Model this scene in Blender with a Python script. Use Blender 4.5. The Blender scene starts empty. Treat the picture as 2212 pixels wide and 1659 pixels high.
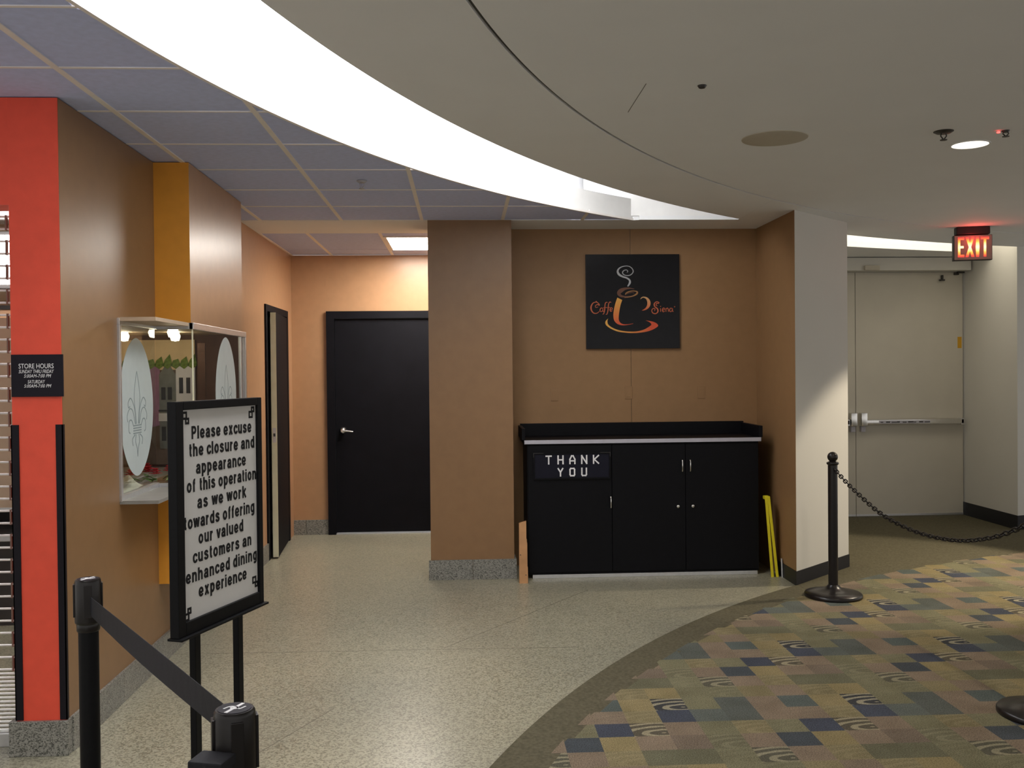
import bpy, bmesh, math, random
from mathutils import Vector, Matrix

scn = bpy.context.scene
COL = scn.collection
rnd = random.Random(7)
PI = math.pi

# ------------------------------------------------------------------ camera
ZC = 2.625                      # ceiling height
F_PX = 2080.0
cam_d = bpy.data.cameras.new('camera')
cam_d.sensor_fit = 'HORIZONTAL'
cam_d.sensor_width = 36.0
cam_d.lens = 36.0 * F_PX / 2212.0
cam_d.clip_start = 0.05
cam = bpy.data.objects.new('camera', cam_d)
COL.objects.link(cam)
PITCH, YAW, ROLL = math.radians(-0.7582), math.radians(2.9099), 0.0097
fwd = Vector((math.sin(YAW) * math.cos(PITCH), math.cos(YAW) * math.cos(PITCH), math.sin(PITCH)))
rt0 = Vector((math.cos(YAW), -math.sin(YAW), 0))
up0 = rt0.cross(fwd)
rt = rt0 * math.cos(ROLL) - up0 * math.sin(ROLL)
up = rt0 * math.sin(ROLL) + up0 * math.cos(ROLL)
M = Matrix((rt, up, -fwd)).transposed().to_4x4()
M.translation = Vector((0, 0, 1.52))
cam.matrix_world = M
scn.camera = cam

# ------------------------------------------------------------------ world, exposure
w = bpy.data.worlds.new('world')
scn.world = w
w.use_nodes = True
w.node_tree.nodes['Background'].inputs[0].default_value = (1.0, 0.965, 0.92, 1)
w.node_tree.nodes['Background'].inputs[1].default_value = 0.55
vs = scn.view_settings
vs.view_transform = 'Standard'
vs.look = 'None'
vs.gamma = 1.0
vs.use_curve_mapping = False
vs.exposure = 0.65

COVE_L = 5.0          # radiance of the main cove's luminous panel
ALC_L = 2.1           # radiance of the exit alcove's luminous panel
TROFFER_L = 26.0
SPOT_W = 24.0         # downlight power

# ------------------------------------------------------------------ materials
def s2l(c):
    return tuple((v / 255.0 / 12.92) if v <= 10 else (((v / 255.0) + 0.055) / 1.055) ** 2.4 for v in c)

def nmat(name):
    m = bpy.data.materials.new(name)
    m.use_nodes = True
    nt = m.node_tree
    return m, nt, nt.nodes['Principled BSDF']

def tex(nt, kind, scale, detail=2.0, coord='Object'):
    tc = nt.nodes.new('ShaderNodeTexCoord')
    n = nt.nodes.new(kind)
    n.inputs['Scale'].default_value = scale
    if 'Detail' in n.inputs:
        n.inputs['Detail'].default_value = detail
    nt.links.new(tc.outputs[coord], n.inputs['Vector'])
    return n

def ramp(nt, src, stops, interp='LINEAR'):
    r = nt.nodes.new('ShaderNodeValToRGB')
    r.color_ramp.interpolation = interp
    els = r.color_ramp.elements
    while len(els) < len(stops):
        els.new(0.5)
    for e, (p, c) in zip(els, stops):
        e.position = p
        e.color = (c[0], c[1], c[2], 1)
    nt.links.new(src, r.inputs[0])
    return r

def bump(nt, bsdf, src, strength=0.1, dist=0.002):
    b = nt.nodes.new('ShaderNodeBump')
    b.inputs['Strength'].default_value = strength
    b.inputs['Distance'].default_value = dist
    nt.links.new(src, b.inputs['Height'])
    nt.links.new(b.outputs[0], bsdf.inputs['Normal'])

def paint(name, col, rough=0.6, spec=0.4, var=0.05, scale=14.0, bmp=0.06, metal=0.0, bscale=260.0):
    """painted / plastic / metal surface: colour with faint mottling and fine relief"""
    m, nt, b = nmat(name)
    n = tex(nt, 'ShaderNodeTexNoise', scale, 4.0)
    lo = tuple(max(0, c * (1 - var)) for c in col)
    hi = tuple(min(1, c * (1 + var)) for c in col)
    r = ramp(nt, n.outputs['Fac'], [(0.3, lo), (0.7, hi)])
    nt.links.new(r.outputs[0], b.inputs['Base Color'])
    b.inputs['Roughness'].default_value = rough
    b.inputs['Specular IOR Level'].default_value = spec
    b.inputs['Metallic'].default_value = metal
    if bmp > 0:
        n2 = tex(nt, 'ShaderNodeTexNoise', bscale, 2.0)
        bump(nt, b, n2.outputs['Fac'], bmp, 0.001)
    return m

def glow(name, col, strength):
    m, nt, b = nmat(name)
    b.inputs['Base Color'].default_value = (0.8, 0.8, 0.8, 1)
    b.inputs['Emission Color'].default_value = (*col, 1)
    b.inputs['Emission Strength'].default_value = strength
    return m

def speckle(name, cols, scale, rough, spec=0.5):
    """stone chips: voronoi cells coloured from a ramp"""
    m, nt, b = nmat(name)
    v = tex(nt, 'ShaderNodeTexVoronoi', scale)
    sx = nt.nodes.new('ShaderNodeSeparateColor')
    nt.links.new(v.outputs['Color'], sx.inputs[0])
    r = ramp(nt, sx.outputs[0], cols, 'CONSTANT')
    n = tex(nt, 'ShaderNodeTexNoise', 1.1, 3.0)
    r2 = ramp(nt, n.outputs['Fac'], [(0.3, (0.86, 0.86, 0.87)), (0.7, (1.05, 1.03, 1.0))])
    mx = nt.nodes.new('ShaderNodeMix')
    mx.data_type = 'RGBA'
    mx.blend_type = 'MULTIPLY'
    mx.inputs[0].default_value = 1.0
    nt.links.new(r.outputs[0], mx.inputs[6])
    nt.links.new(r2.outputs[0], mx.inputs[7])
    nt.links.new(mx.outputs[2], b.inputs['Base Color'])
    b.inputs['Roughness'].default_value = rough
    b.inputs['Specular IOR Level'].default_value = spec
    return m

def glassmat(name, tint=(1, 1, 1), rough=0.0):
    """thin pane: mostly clear with a fresnel reflection"""
    m = bpy.data.materials.new(name)
    m.use_nodes = True
    nt = m.node_tree
    nt.nodes.clear()
    o = nt.nodes.new('ShaderNodeOutputMaterial')
    t = nt.nodes.new('ShaderNodeBsdfTransparent')
    t.inputs[0].default_value = (*tint, 1)
    g = nt.nodes.new('ShaderNodeBsdfGlossy')
    g.inputs['Roughness'].default_value = 0.03 + rough
    f = nt.nodes.new('ShaderNodeFresnel')
    f.inputs[0].default_value = 1.45
    mx = nt.nodes.new('ShaderNodeMixShader')
    ge = nt.nodes.new('ShaderNodeNewGeometry')
    mu = nt.nodes.new('ShaderNodeMath'); mu.operation = 'SUBTRACT'; mu.use_clamp = True
    nt.links.new(f.outputs[0], mu.inputs[0]); nt.links.new(ge.outputs['Backfacing'], mu.inputs[1])
    nt.links.new(mu.outputs[0], mx.inputs[0])
    nt.links.new(t.outputs[0], mx.inputs[1])
    nt.links.new(g.outputs[0], mx.inputs[2])
    nt.links.new(mx.outputs[0], o.inputs[0])
    return m

MT = {}
MT['tan'] = paint('brown_tan_paint', (0.245, 0.135, 0.062), 0.36, 0.45, 0.04)
MT['peach'] = paint('light_tan_paint', (0.43, 0.245, 0.128), 0.33, 0.5, 0.04)
MT['tan2'] = paint('brown_tan_paint_matt', (0.28, 0.157, 0.070), 0.5, 0.35, 0.04)
MT['orange'] = paint('orange_paint', (0.74, 0.32, 0.035), 0.42, 0.4, 0.04)
MT['red'] = paint('red_orange_paint', (0.80, 0.085, 0.045), 0.5, 0.35, 0.05)
MT['white'] = paint('white_wall_paint', (0.60, 0.585, 0.54), 0.6, 0.3, 0.012, 3.0)
MT['drywall'] = paint('ceiling_drywall_paint', (0.83, 0.84, 0.855), 0.75, 0.2, 0.012, 3.0)
MT['tile'] = paint('ceiling_tile_face', (0.56, 0.625, 0.92), 0.9, 0.1, 0.05, 30, 0.35, 0, 500)
MT['bar'] = paint('ceiling_grid_metal', (0.86, 0.82, 0.80), 0.5, 0.3, 0.02)
MT['cove'] = paint('cove_white_paint', (0.85, 0.85, 0.84), 0.7, 0.2, 0.02)
MT['reveal'] = paint('reveal_shadow_grey', (0.12, 0.12, 0.11), 0.8, 0.1, 0.04)
MT['black'] = paint('black_laminate', (0.0045, 0.0045, 0.006), 0.5, 0.12, 0.1, 30)
MT['blackdoor'] = paint('black_door_paint', (0.0055, 0.0055, 0.008), 0.62, 0.12, 0.15, 6)
MT['blackmetal'] = paint('black_powder_coat', (0.0055, 0.0055, 0.0065), 0.45, 0.13, 0.1, 60)
MT['blackplastic'] = paint('black_plastic', (0.010, 0.008, 0.008), 0.30, 0.4, 0.1, 60)
MT['vinyl'] = paint('black_vinyl_base', (0.010, 0.010, 0.013), 0.45, 0.35, 0.1)
MT['belt'] = paint('black_webbing', (0.016, 0.016, 0.020), 0.7, 0.25, 0.15, 200, 0.3, 0, 900)
MT['guard'] = paint('black_corner_guard', (0.009, 0.007, 0.011), 0.5, 0.18, 0.1)
MT['silver'] = paint('brushed_aluminium', (0.62, 0.62, 0.63), 0.35, 0.5, 0.05, 40, 0.05, 0.8)
MT['chrome'] = paint('satin_chrome', (0.75, 0.74, 0.72), 0.25, 0.5, 0.03, 40, 0.0, 1.0)
MT['stripgrey'] = paint('grey_edge_strip', (0.42, 0.41, 0.46), 0.45, 0.4, 0.04)
MT['signwhite'] = paint('white_sign_card', (0.62, 0.61, 0.60), 0.6, 0.3, 0.02)
MT['signblack'] = paint('black_sign_ink', (0.012, 0.012, 0.014), 0.6, 0.2, 0.05)
MT['whiteprint'] = paint('white_lettering', (0.78, 0.77, 0.78), 0.5, 0.3, 0.02)
MT['plate'] = paint('black_sign_plate', (0.010, 0.008, 0.014), 0.5, 0.18, 0.1)
MT['doorbeige'] = paint('beige_door_paint', (0.52, 0.49, 0.42), 0.5, 0.35, 0.03, 4)
MT['cream'] = paint('cream_door_edge', (0.80, 0.77, 0.56), 0.5, 0.3, 0.03)
MT['yellow'] = paint('yellow_plastic', (0.72, 0.62, 0.02), 0.4, 0.4, 0.04)
MT['wood'] = paint('raw_pine', (0.50, 0.27, 0.13), 0.7, 0.2, 0.15, 9)
MT['spk'] = paint('yellowed_speaker_cloth', (0.40, 0.33, 0.17), 0.8, 0.1, 0.12, 22, 0.2)
MT['spkrim'] = paint('speaker_rim_paint', (0.50, 0.46, 0.38), 0.6, 0.3, 0.03)
MT['darkmetal'] = paint('dark_bronze', (0.03, 0.027, 0.025), 0.4, 0.5, 0.1)
MT['redled'] = glow('red_indicator', (1.0, 0.06, 0.05), 1.5)
MT['exitbody'] = paint('exit_sign_face', (0.26, 0.24, 0.21), 0.5, 0.3, 0.04)
MT['exitdark'] = paint('exit_sign_housing', (0.018, 0.012, 0.012), 0.5, 0.3, 0.1)
MT['lamp'] = glow('downlight_lens', (1.0, 0.90, 0.74), 1.6)
MT['coveglow'] = glow('cove_luminous_panel', (1.0, 0.985, 0.97), COVE_L)
MT['alcglow'] = glow('alcove_luminous_panel', (1.0, 0.90, 0.72), ALC_L)
MT['trofferglow'] = glow('troffer_lens', (1.0, 0.95, 0.88), TROFFER_L)
MT['caseglow'] = glow('case_lamp', (1.0, 0.82, 0.55), 14.0)
MT['shopglow'] = glow('shop_light_panel', (1.0, 0.97, 0.93), 9.0)
MT['glass'] = glassmat('clear_glass', (0.93, 0.96, 0.95))
MT['frost'] = paint('etched_frost', (0.50, 0.56, 0.56), 0.55, 0.35, 0.03)
MT['etch'] = paint('etched_line_grey', (0.24, 0.29, 0.30), 0.6, 0.2, 0.03)
MT['granite'] = speckle('grey_granite', [(0.0, (0.018, 0.019, 0.017)), (0.28, (0.07, 0.071, 0.062)), (0.55, (0.155, 0.154, 0.138)), (0.85, (0.30, 0.295, 0.265))], 210, 0.35)
MT['terrazzo'] = speckle('terrazzo_chips', [(0.0, (0.10, 0.092, 0.062)), (0.16, (0.175, 0.164, 0.116)), (0.5, (0.24, 0.228, 0.165)), (0.84, (0.375, 0.36, 0.27))], 130, 0.30, 0.5)
MT['divider'] = paint('terrazzo_divider', (0.185, 0.172, 0.13), 0.5, 0.4, 0.05)
MT['carpetplain'] = paint('plain_carpet', (0.108, 0.097, 0.064), 0.95, 0.05, 0.22, 70, 0.6, 0, 700)

# patterned carpet: colour per printed square, swirl lines from the square's own coordinates
def carpet_mat():
    m, nt, b = nmat('patterned_carpet')
    at = nt.nodes.new('ShaderNodeAttribute'); at.attribute_name = 'square_colour'
    sw = nt.nodes.new('ShaderNodeAttribute'); sw.attribute_name = 'swirl'
    uv = nt.nodes.new('ShaderNodeUVMap'); uv.uv_map = 'UVMap'
    # curved wood-grain lines
    nz = nt.nodes.new('ShaderNodeTexNoise'); nz.inputs['Scale'].default_value = 1.6
    nt.links.new(uv.outputs[0], nz.inputs['Vector'])
    mp = nt.nodes.new('ShaderNodeMapping')
    mp.inputs['Location'].default_value = (-0.55, -0.30, 0)
    mp.inputs['Scale'].default_value = (0.62, 1.35, 1)
    nt.links.new(uv.outputs[0], mp.inputs['Vector'])
    ln = nt.nodes.new('ShaderNodeVectorMath'); ln.operation = 'LENGTH'
    nt.links.new(mp.outputs[0], ln.inputs[0])
    ad = nt.nodes.new('ShaderNodeMath'); ad.operation = 'MULTIPLY_ADD'
    nt.links.new(nz.outputs['Fac'], ad.inputs[0]); ad.inputs[1].default_value = 0.20
    nt.links.new(ln.outputs['Value'], ad.inputs[2])
    mu = nt.nodes.new('ShaderNodeMath'); mu.operation = 'MULTIPLY'
    nt.links.new(ad.outputs[0], mu.inputs[0]); mu.inputs[1].default_value = 19.0
    sn = nt.nodes.new('ShaderNodeMath'); sn.operation = 'SINE'
    nt.links.new(mu.outputs[0], sn.inputs[0])
    lines = ramp(nt, sn.outputs[0], [(0.05, (0.0, 0.0, 0.0)), (0.35, (1, 1, 1))])
    # dark / light versions of the line work
    ring = nt.nodes.new('ShaderNodeMix'); ring.data_type = 'RGBA'
    nt.links.new(lines.outputs[0], ring.inputs[0])
    ring.inputs[6].default_value = (0.05, 0.05, 0.05, 1)
    ring.inputs[7].default_value = (0.30, 0.27, 0.19, 1)
    mx = nt.nodes.new('ShaderNodeMix'); mx.data_type = 'RGBA'
    nt.links.new(sw.outputs['Fac'], mx.inputs[0])
    nt.links.new(at.outputs['Color'], mx.inputs[6])
    nt.links.new(ring.outputs[2], mx.inputs[7])
    # pile mottling
    n = tex(nt, 'ShaderNodeTexNoise', 190.0, 3.0)
    r2 = ramp(nt, n.outputs['Fac'], [(0.3, (0.55, 0.55, 0.55)), (0.7, (1.40, 1.40, 1.40))])
    n3 = tex(nt, 'ShaderNodeTexNoise', 6.0, 3.0)
    r3 = ramp(nt, n3.outputs['Fac'], [(0.3, (0.88, 0.88, 0.86)), (0.7, (1.1, 1.1, 1.1))])
    m1 = nt.nodes.new('ShaderNodeMix'); m1.data_type = 'RGBA'; m1.blend_type = 'MULTIPLY'; m1.inputs[0].default_value = 1
    nt.links.new(mx.outputs[2], m1.inputs[6]); nt.links.new(r2.outputs[0], m1.inputs[7])
    m2 = nt.nodes.new('ShaderNodeMix'); m2.data_type = 'RGBA'; m2.blend_type = 'MULTIPLY'; m2.inputs[0].default_value = 1
    nt.links.new(m1.outputs[2], m2.inputs[6]); nt.links.new(r3.outputs[0], m2.inputs[7])
    nt.links.new(m2.outputs[2], b.inputs['Base Color'])
    b.inputs['Roughness'].default_value = 0.95
    b.inputs['Specular IOR Level'].default_value = 0.05
    bump(nt, b, n.outputs['Fac'], 0.5, 0.002)
    return m
MT['carpet'] = carpet_mat()

# ------------------------------------------------------------------ builders
WM = {}     # world matrices by object name

def newobj(name, data, parent, mat4):
    o = bpy.data.objects.new(name, data)
    COL.objects.link(o)
    if parent is not None:
        o.parent = parent
        o.matrix_basis = WM[parent.name].inverted() @ mat4
    else:
        o.matrix_basis = mat4
    WM[o.name] = mat4.copy()
    return o

def tag(o, label=None, cat=None, group=None, kind=None):
    if label: o['label'] = label
    if cat: o['category'] = cat
    if group: o['group'] = group
    if kind: o['kind'] = kind
    return o

def thing(name, label, cat, loc=(0, 0, 0), rotz=0.0, group=None, kind=None, mat4=None):
    m = mat4 if mat4 is not None else Matrix.Translation(Vector(loc)) @ Matrix.Rotation(rotz, 4, 'Z')
    o = newobj(name, None, None, m)
    o.empty_display_size = 0.1
    return tag(o, label, cat, group, kind)

def obj(name, bm, mat, parent=None, smooth=False, local=False):
    """link a bmesh as ONE mesh object. Coordinates are world unless local (then in the parent's space)."""
    mats = mat if isinstance(mat, (list, tuple)) else [mat]
    bmesh.ops.recalc_face_normals(bm, faces=bm.faces[:])
    if local and parent is not None:
        bm.transform(WM[parent.name])
    lo = Vector((min(v.co.x for v in bm.verts), min(v.co.y for v in bm.verts), min(v.co.z for v in bm.verts)))
    hi = Vector((max(v.co.x for v in bm.verts), max(v.co.y for v in bm.verts), max(v.co.z for v in bm.verts)))
    org = Vector(((lo.x + hi.x) / 2, (lo.y + hi.y) / 2, lo.z))
    bm.transform(Matrix.Translation(-org))
    me = bpy.data.meshes.new(name)
    bm.to_mesh(me)
    bm.free()
    for m in mats:
        me.materials.append(MT[m])
    if smooth:
        for p in me.polygons:
            p.use_smooth = True
        try:
            me.set_sharp_from_angle(angle=math.radians(40))
        except Exception:
            pass
    return newobj(name, me, parent, Matrix.Translation(org))

def inst(name, src, parent, mat4):
    """copy of a mesh object (shared mesh data)"""
    o = newobj(name, src.data, parent, mat4)
    return o

def B():
    return bmesh.new()

def box(bm, x0, x1, y0, y1, z0, z1, bev=0.0, mi=0):
    vs_ = [bm.verts.new(p) for p in ((x0, y0, z0), (x1, y0, z0), (x1, y1, z0), (x0, y1, z0), (x0, y0, z1), (x1, y0, z1), (x1, y1, z1), (x0, y1, z1))]
    fs = []
    for q in ((0, 3, 2, 1), (4, 5, 6, 7), (0, 1, 5, 4), (1, 2, 6, 5), (2, 3, 7, 6), (3, 0, 4, 7)):
        f = bm.faces.new([vs_[i] for i in q])
        f.material_index = mi
        fs.append(f)
    if bev > 0:
        es = list({e for f in fs for e in f.edges})
        bmesh.ops.bevel(bm, geom=es, offset=bev, segments=2, affect='EDGES', profile=0.6)
    return bm

def bx(*a, **k):
    return box(B(), *a, **k)

def prism(bm, pts, z0, z1):
    """vertical prism over an xy polygon"""
    a = [bm.verts.new((p[0], p[1], z0)) for p in pts]
    b = [bm.verts.new((p[0], p[1], z1)) for p in pts]
    n = len(pts)
    bm.faces.new(a[::-1]); bm.faces.new(b)
    for i in range(n):
        bm.faces.new((a[i], a[(i + 1) % n], b[(i + 1) % n], b[i]))
    return bm

def lathe(bm, prof, cx=0, cy=0, n=32, z0=0.0):
    """profile (r,z) revolved about a vertical axis; ends closed"""
    rings = []
    for r, z in prof:
        if r < 1e-6:
            rings.append([bm.verts.new((cx, cy, z0 + z))])
        else:
            rings.append([bm.verts.new((cx + r * math.cos(2 * PI * k / n), cy + r * math.sin(2 * PI * k / n), z0 + z)) for k in range(n)])
    for a, b in zip(rings, rings[1:]):
        for k in range(n):
            k2 = (k + 1) % n
            if len(a) == 1 and len(b) == 1: continue
            if len(a) == 1: bm.faces.new((a[0], b[k], b[k2]))
            elif len(b) == 1: bm.faces.new((a[k], a[k2], b[0]))
            else: bm.faces.new((a[k], a[k2], b[k2], b[k]))
    if len(rings[0]) > 1: bm.faces.new(rings[0][::-1])
    if len(rings[-1]) > 1: bm.faces.new(rings[-1])
    return bm

def tube(bm, pts, r, n=8, closed=False):
    pts = [Vector(p) for p in pts]
    m = len(pts)
    rings = []
    prev = None
    for i, p in enumerate(pts):
        if closed:
            t = pts[(i + 1) % m] - pts[i - 1]
        else:
            t = pts[min(i + 1, m - 1)] - pts[max(i - 1, 0)]
        t.normalize()
        if prev is None:
            a = Vector((0, 0, 1)) if abs(t.z) < 0.9 else Vector((1, 0, 0))
            u = t.cross(a).normalized()
        else:
            u = (prev - t * prev.dot(t)).normalized()
        prev = u
        v = t.cross(u)
        rr = r[i] if isinstance(r, (list, tuple)) else r
        rings.append([bm.verts.new(p + (u * math.cos(2 * PI * k / n) + v * math.sin(2 * PI * k / n)) * rr) for k in range(n)])
    rng = range(m) if closed else range(m - 1)
    for i in rng:
        a, b = rings[i], rings[(i + 1) % m]
        for k in range(n):
            bm.faces.new((a[k], a[(k + 1) % n], b[(k + 1) % n], b[k]))
    if not closed:
        bm.faces.new(rings[0][::-1]); bm.faces.new(rings[-1])
    return bm

def slab_yx(bm, slices, z0, z1):
    """slab from x slices [(x, ylo, yhi), ...]"""
    prev = None
    for x, a, b in slices:
        cur = [bm.verts.new((x, a, z0)), bm.verts.new((x, b, z0)), bm.verts.new((x, b, z1)), bm.verts.new((x, a, z1))]
        if prev is None:
            bm.faces.new(cur)
        else:
            for i in range(4):
                j = (i + 1) % 4
                bm.faces.new((prev[i], prev[j], cur[j], cur[i]))
        prev = cur
    bm.faces.new(prev[::-1])
    return bm

def flat_poly(bm, pts, frame, th=0.0012):
    """thin plate from 2D points on a frame (origin, u, v, n)"""
    o, u, v, n = frame
    a = [bm.verts.new(o + u * p[0] + v * p[1]) for p in pts]
    b = [bm.verts.new(o + u * p[0] + v * p[1] + n * th) for p in pts]
    k = len(pts)
    bm.faces.new(b)
    for i in range(k):
        bm.faces.new((a[i], a[(i + 1) % k], b[(i + 1) % k], b[i]))
    return bm

def ribbon(bm, pts, widths, frame, th=0.0012):
    """flat stroke of varying width along 2D points on a frame"""
    o, u, v, n = frame
    L, R = [], []
    m = len(pts)
    for i, p in enumerate(pts):
        q0, q1 = pts[max(i - 1, 0)], pts[min(i + 1, m - 1)]
        tx, ty = q1[0] - q0[0], q1[1] - q0[1]
        d = math.hypot(tx, ty) or 1e-9
        nx, ny = -ty / d, tx / d
        wd = widths[i] / 2
        L.append((p[0] + nx * wd, p[1] + ny * wd)); R.append((p[0] - nx * wd, p[1] - ny * wd))
    mk = lambda p, h: bm.verts.new(o + u * p[0] + v * p[1] + n * h)
    l0, r0 = [mk(p, 0) for p in L], [mk(p, 0) for p in R]
    l1, r1 = [mk(p, th) for p in L], [mk(p, th) for p in R]
    for i in range(m - 1):
        bm.faces.new((l1[i], r1[i], r1[i + 1], l1[i + 1]))
        bm.faces.new((l0[i], l0[i + 1], l1[i + 1], l1[i])[::-1])
        bm.faces.new((r0[i], r0[i + 1], r1[i + 1], r1[i]))
    bm.faces.new((l0[0], r0[0], r1[0], l1[0])); bm.faces.new((l0[-1], l1[-1], r1[-1], r0[-1]))
    return bm

def smooth_pts(ctrl, n=8):
    """catmull-rom through control tuples (any length)"""
    out = []
    m = len(ctrl)
    for i in range(m - 1):
        p0, p1, p2, p3 = ctrl[max(i - 1, 0)], ctrl[i], ctrl[i + 1], ctrl[min(i + 2, m - 1)]
        for k in range(n):
            t = k / n
            out.append(tuple(0.5 * (2 * b + (c - a) * t + (2 * a - 5 * b + 4 * c - d) * t * t + (3 * b - a - 3 * c + d) * t ** 3) for a, b, c, d in zip(p0, p1, p2, p3)))
    out.append(tuple(ctrl[-1]))
    return out

_font_cache = {}
def glyphs(s, bold=0.0, shear=0.0, spacing=1.0):
    key = (s, bold, shear, spacing)
    if key in _font_cache:
        return _font_cache[key]
    cu = bpy.data.curves.new('t', 'FONT')
    cu.body = s
    cu.size = 1.0
    cu.offset = bold
    cu.shear = shear
    cu.space_character = spacing
    cu.resolution_u = 3
    ob = bpy.data.objects.new('t', cu)
    COL.objects.link(ob)
    dg = bpy.context.evaluated_depsgraph_get()
    me = bpy.data.meshes.new_from_object(ob.evaluated_get(dg))
    vs_ = [(v.co.x, v.co.y) for v in me.vertices]
    fs = [tuple(p.vertices) for p in me.polygons]
    bpy.data.objects.remove(ob); bpy.data.curves.remove(cu); bpy.data.meshes.remove(me)
    _font_cache[key] = (vs_, fs)
    return vs_, fs

def lettering(bm, s, x0, x1, base, yscale, frame, bold=0.0, shear=0.0, spacing=1.0, h=0.0008, lift=0.0):
    """text fitted to [x0,x1] on a frame, baseline 'base', font size 'yscale'"""
    o, u, v, n = frame
    vv, ff = glyphs(s, bold, shear, spacing)
    xa, xb = min(p[0] for p in vv), max(p[0] for p in vv)
    k = (x1 - x0) / (xb - xa)
    nv = [bm.verts.new(o + u * (x0 + (p[0] - xa) * k) + v * (base + p[1] * yscale) + n * (h + lift)) for p in vv]
    for f in ff:
        try:
            bm.faces.new([nv[i] for i in f])
        except ValueError:
            pass
    return bm

# bold sans stroke font: centre lines in units of x-height; 'c' = smooth curve, 'l' = straight polyline
def _o(w):
    return ('c', [(w * .5 + w * .5 * math.cos(a), .5 + .37 * math.sin(a)) for a in [2 * PI * k / 12 for k in range(13)]])
SF = {
 'n': [('l', [(0, 0), (0, 1)]), ('c', [(0, .55), (.06, .76), (.22, .865), (.38, .80), (.43, .60), (.43, .3), (.43, 0)])],
 'm': [('l', [(0, 0), (0, 1)]), ('c', [(0, .55), (.05, .76), (.18, .865), (.32, .80), (.36, .60), (.36, .3), (.36, 0)]), ('c', [(.36, .55), (.41, .76), (.54, .865), (.68, .80), (.72, .60), (.72, .3), (.72, 0)])],
 'u': [('l', [(.43, 0), (.43, 1)]), ('c', [(.43, .45), (.37, .24), (.21, .135), (.05, .20), (0, .40), (0, .7), (0, 1)])],
 'h': [('l', [(0, 0), (0, 1.3)]), ('c', [(0, .55), (.06, .76), (.22, .865), (.38, .80), (.43, .60), (.43, .3), (.43, 0)])],
 'r': [('l', [(0, 0), (0, 1)]), ('c', [(0, .50), (.05, .72), (.16, .84), (.30, .86)])],
 'o': [_o(.46)],
 'c': [('c', [(.44, .64), (.38, .80), (.23, .87), (.08, .80), (0, .62), (0, .38), (.08, .20), (.23, .13), (.38, .20), (.44, .36)])],
 'e': [('l', [(.02, .47), (.44, .47)]), ('c', [(.45, .42), (.45, .64), (.37, .80), (.23, .87), (.08, .80), (0, .62), (0, .38), (.08, .20), (.23, .13), (.38, .18), (.44, .30)])],
 'a': [('c', [(.03, .66), (.10, .82), (.22, .87), (.36, .83), (.42, .68), (.42, .4), (.44, 0)]), ('c', [(.42, .56), (.22, .51), (.05, .44), (0, .28), (.07, .15), (.20, .13), (.36, .20), (.42, .38)])],
 's': [('c', [(.42, .67), (.35, .82), (.21, .87), (.07, .81), (.03, .69), (.12, .58), (.32, .46), (.43, .33), (.38, .18), (.21, .13), (.06, .18), (0, .33)])],
 'x': [('l', [(0, 0), (.44, 1)]), ('l', [(0, 1), (.44, 0)])],
 'v': [('l', [(0, 1), (.23, .04), (.46, 1)])],
 'w': [('l', [(0, 1), (.18, .05), (.37, .95), (.56, .05), (.74, 1)])],
 'k': [('l', [(0, 0), (0, 1.3)]), ('l', [(.42, 1), (.04, .46)]), ('l', [(.14, .62), (.46, 0)])],
 'l': [('l', [(0, 0), (0, 1.3)])],
 'i': [('l', [(0, 0), (0, 1)]), ('l', [(0, 1.10), (0, 1.3)])],
 't': [('c', [(.12, 1.25), (.12, .8), (.12, .35), (.15, .17), (.30, .12)]), ('l', [(-.03, .88), (.30, .88)])],
 'f': [('c', [(.32, 1.19), (.20, 1.18), (.13, 1.05), (.12, .8), (.12, .4), (.12, 0)]), ('l', [(-.03, .88), (.30, .88)])],
 'd': [_o(.43), ('l', [(.43, 0), (.43, 1.3)])],
 'p': [_o(.43), ('l', [(0, -.33), (0, 1)])],
 'g': [_o(.43), ('c', [(.43, 1), (.43, .5), (.43, 0), (.36, -.16), (.20, -.21), (.04, -.12)])],
 'P': [('l', [(0, 0), (0, 1.3)]), ('c', [(0, 1.17), (.2, 1.17), (.38, 1.13), (.47, .88), (.38, .66), (.2, .61), (0, .61)])],
}
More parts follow.
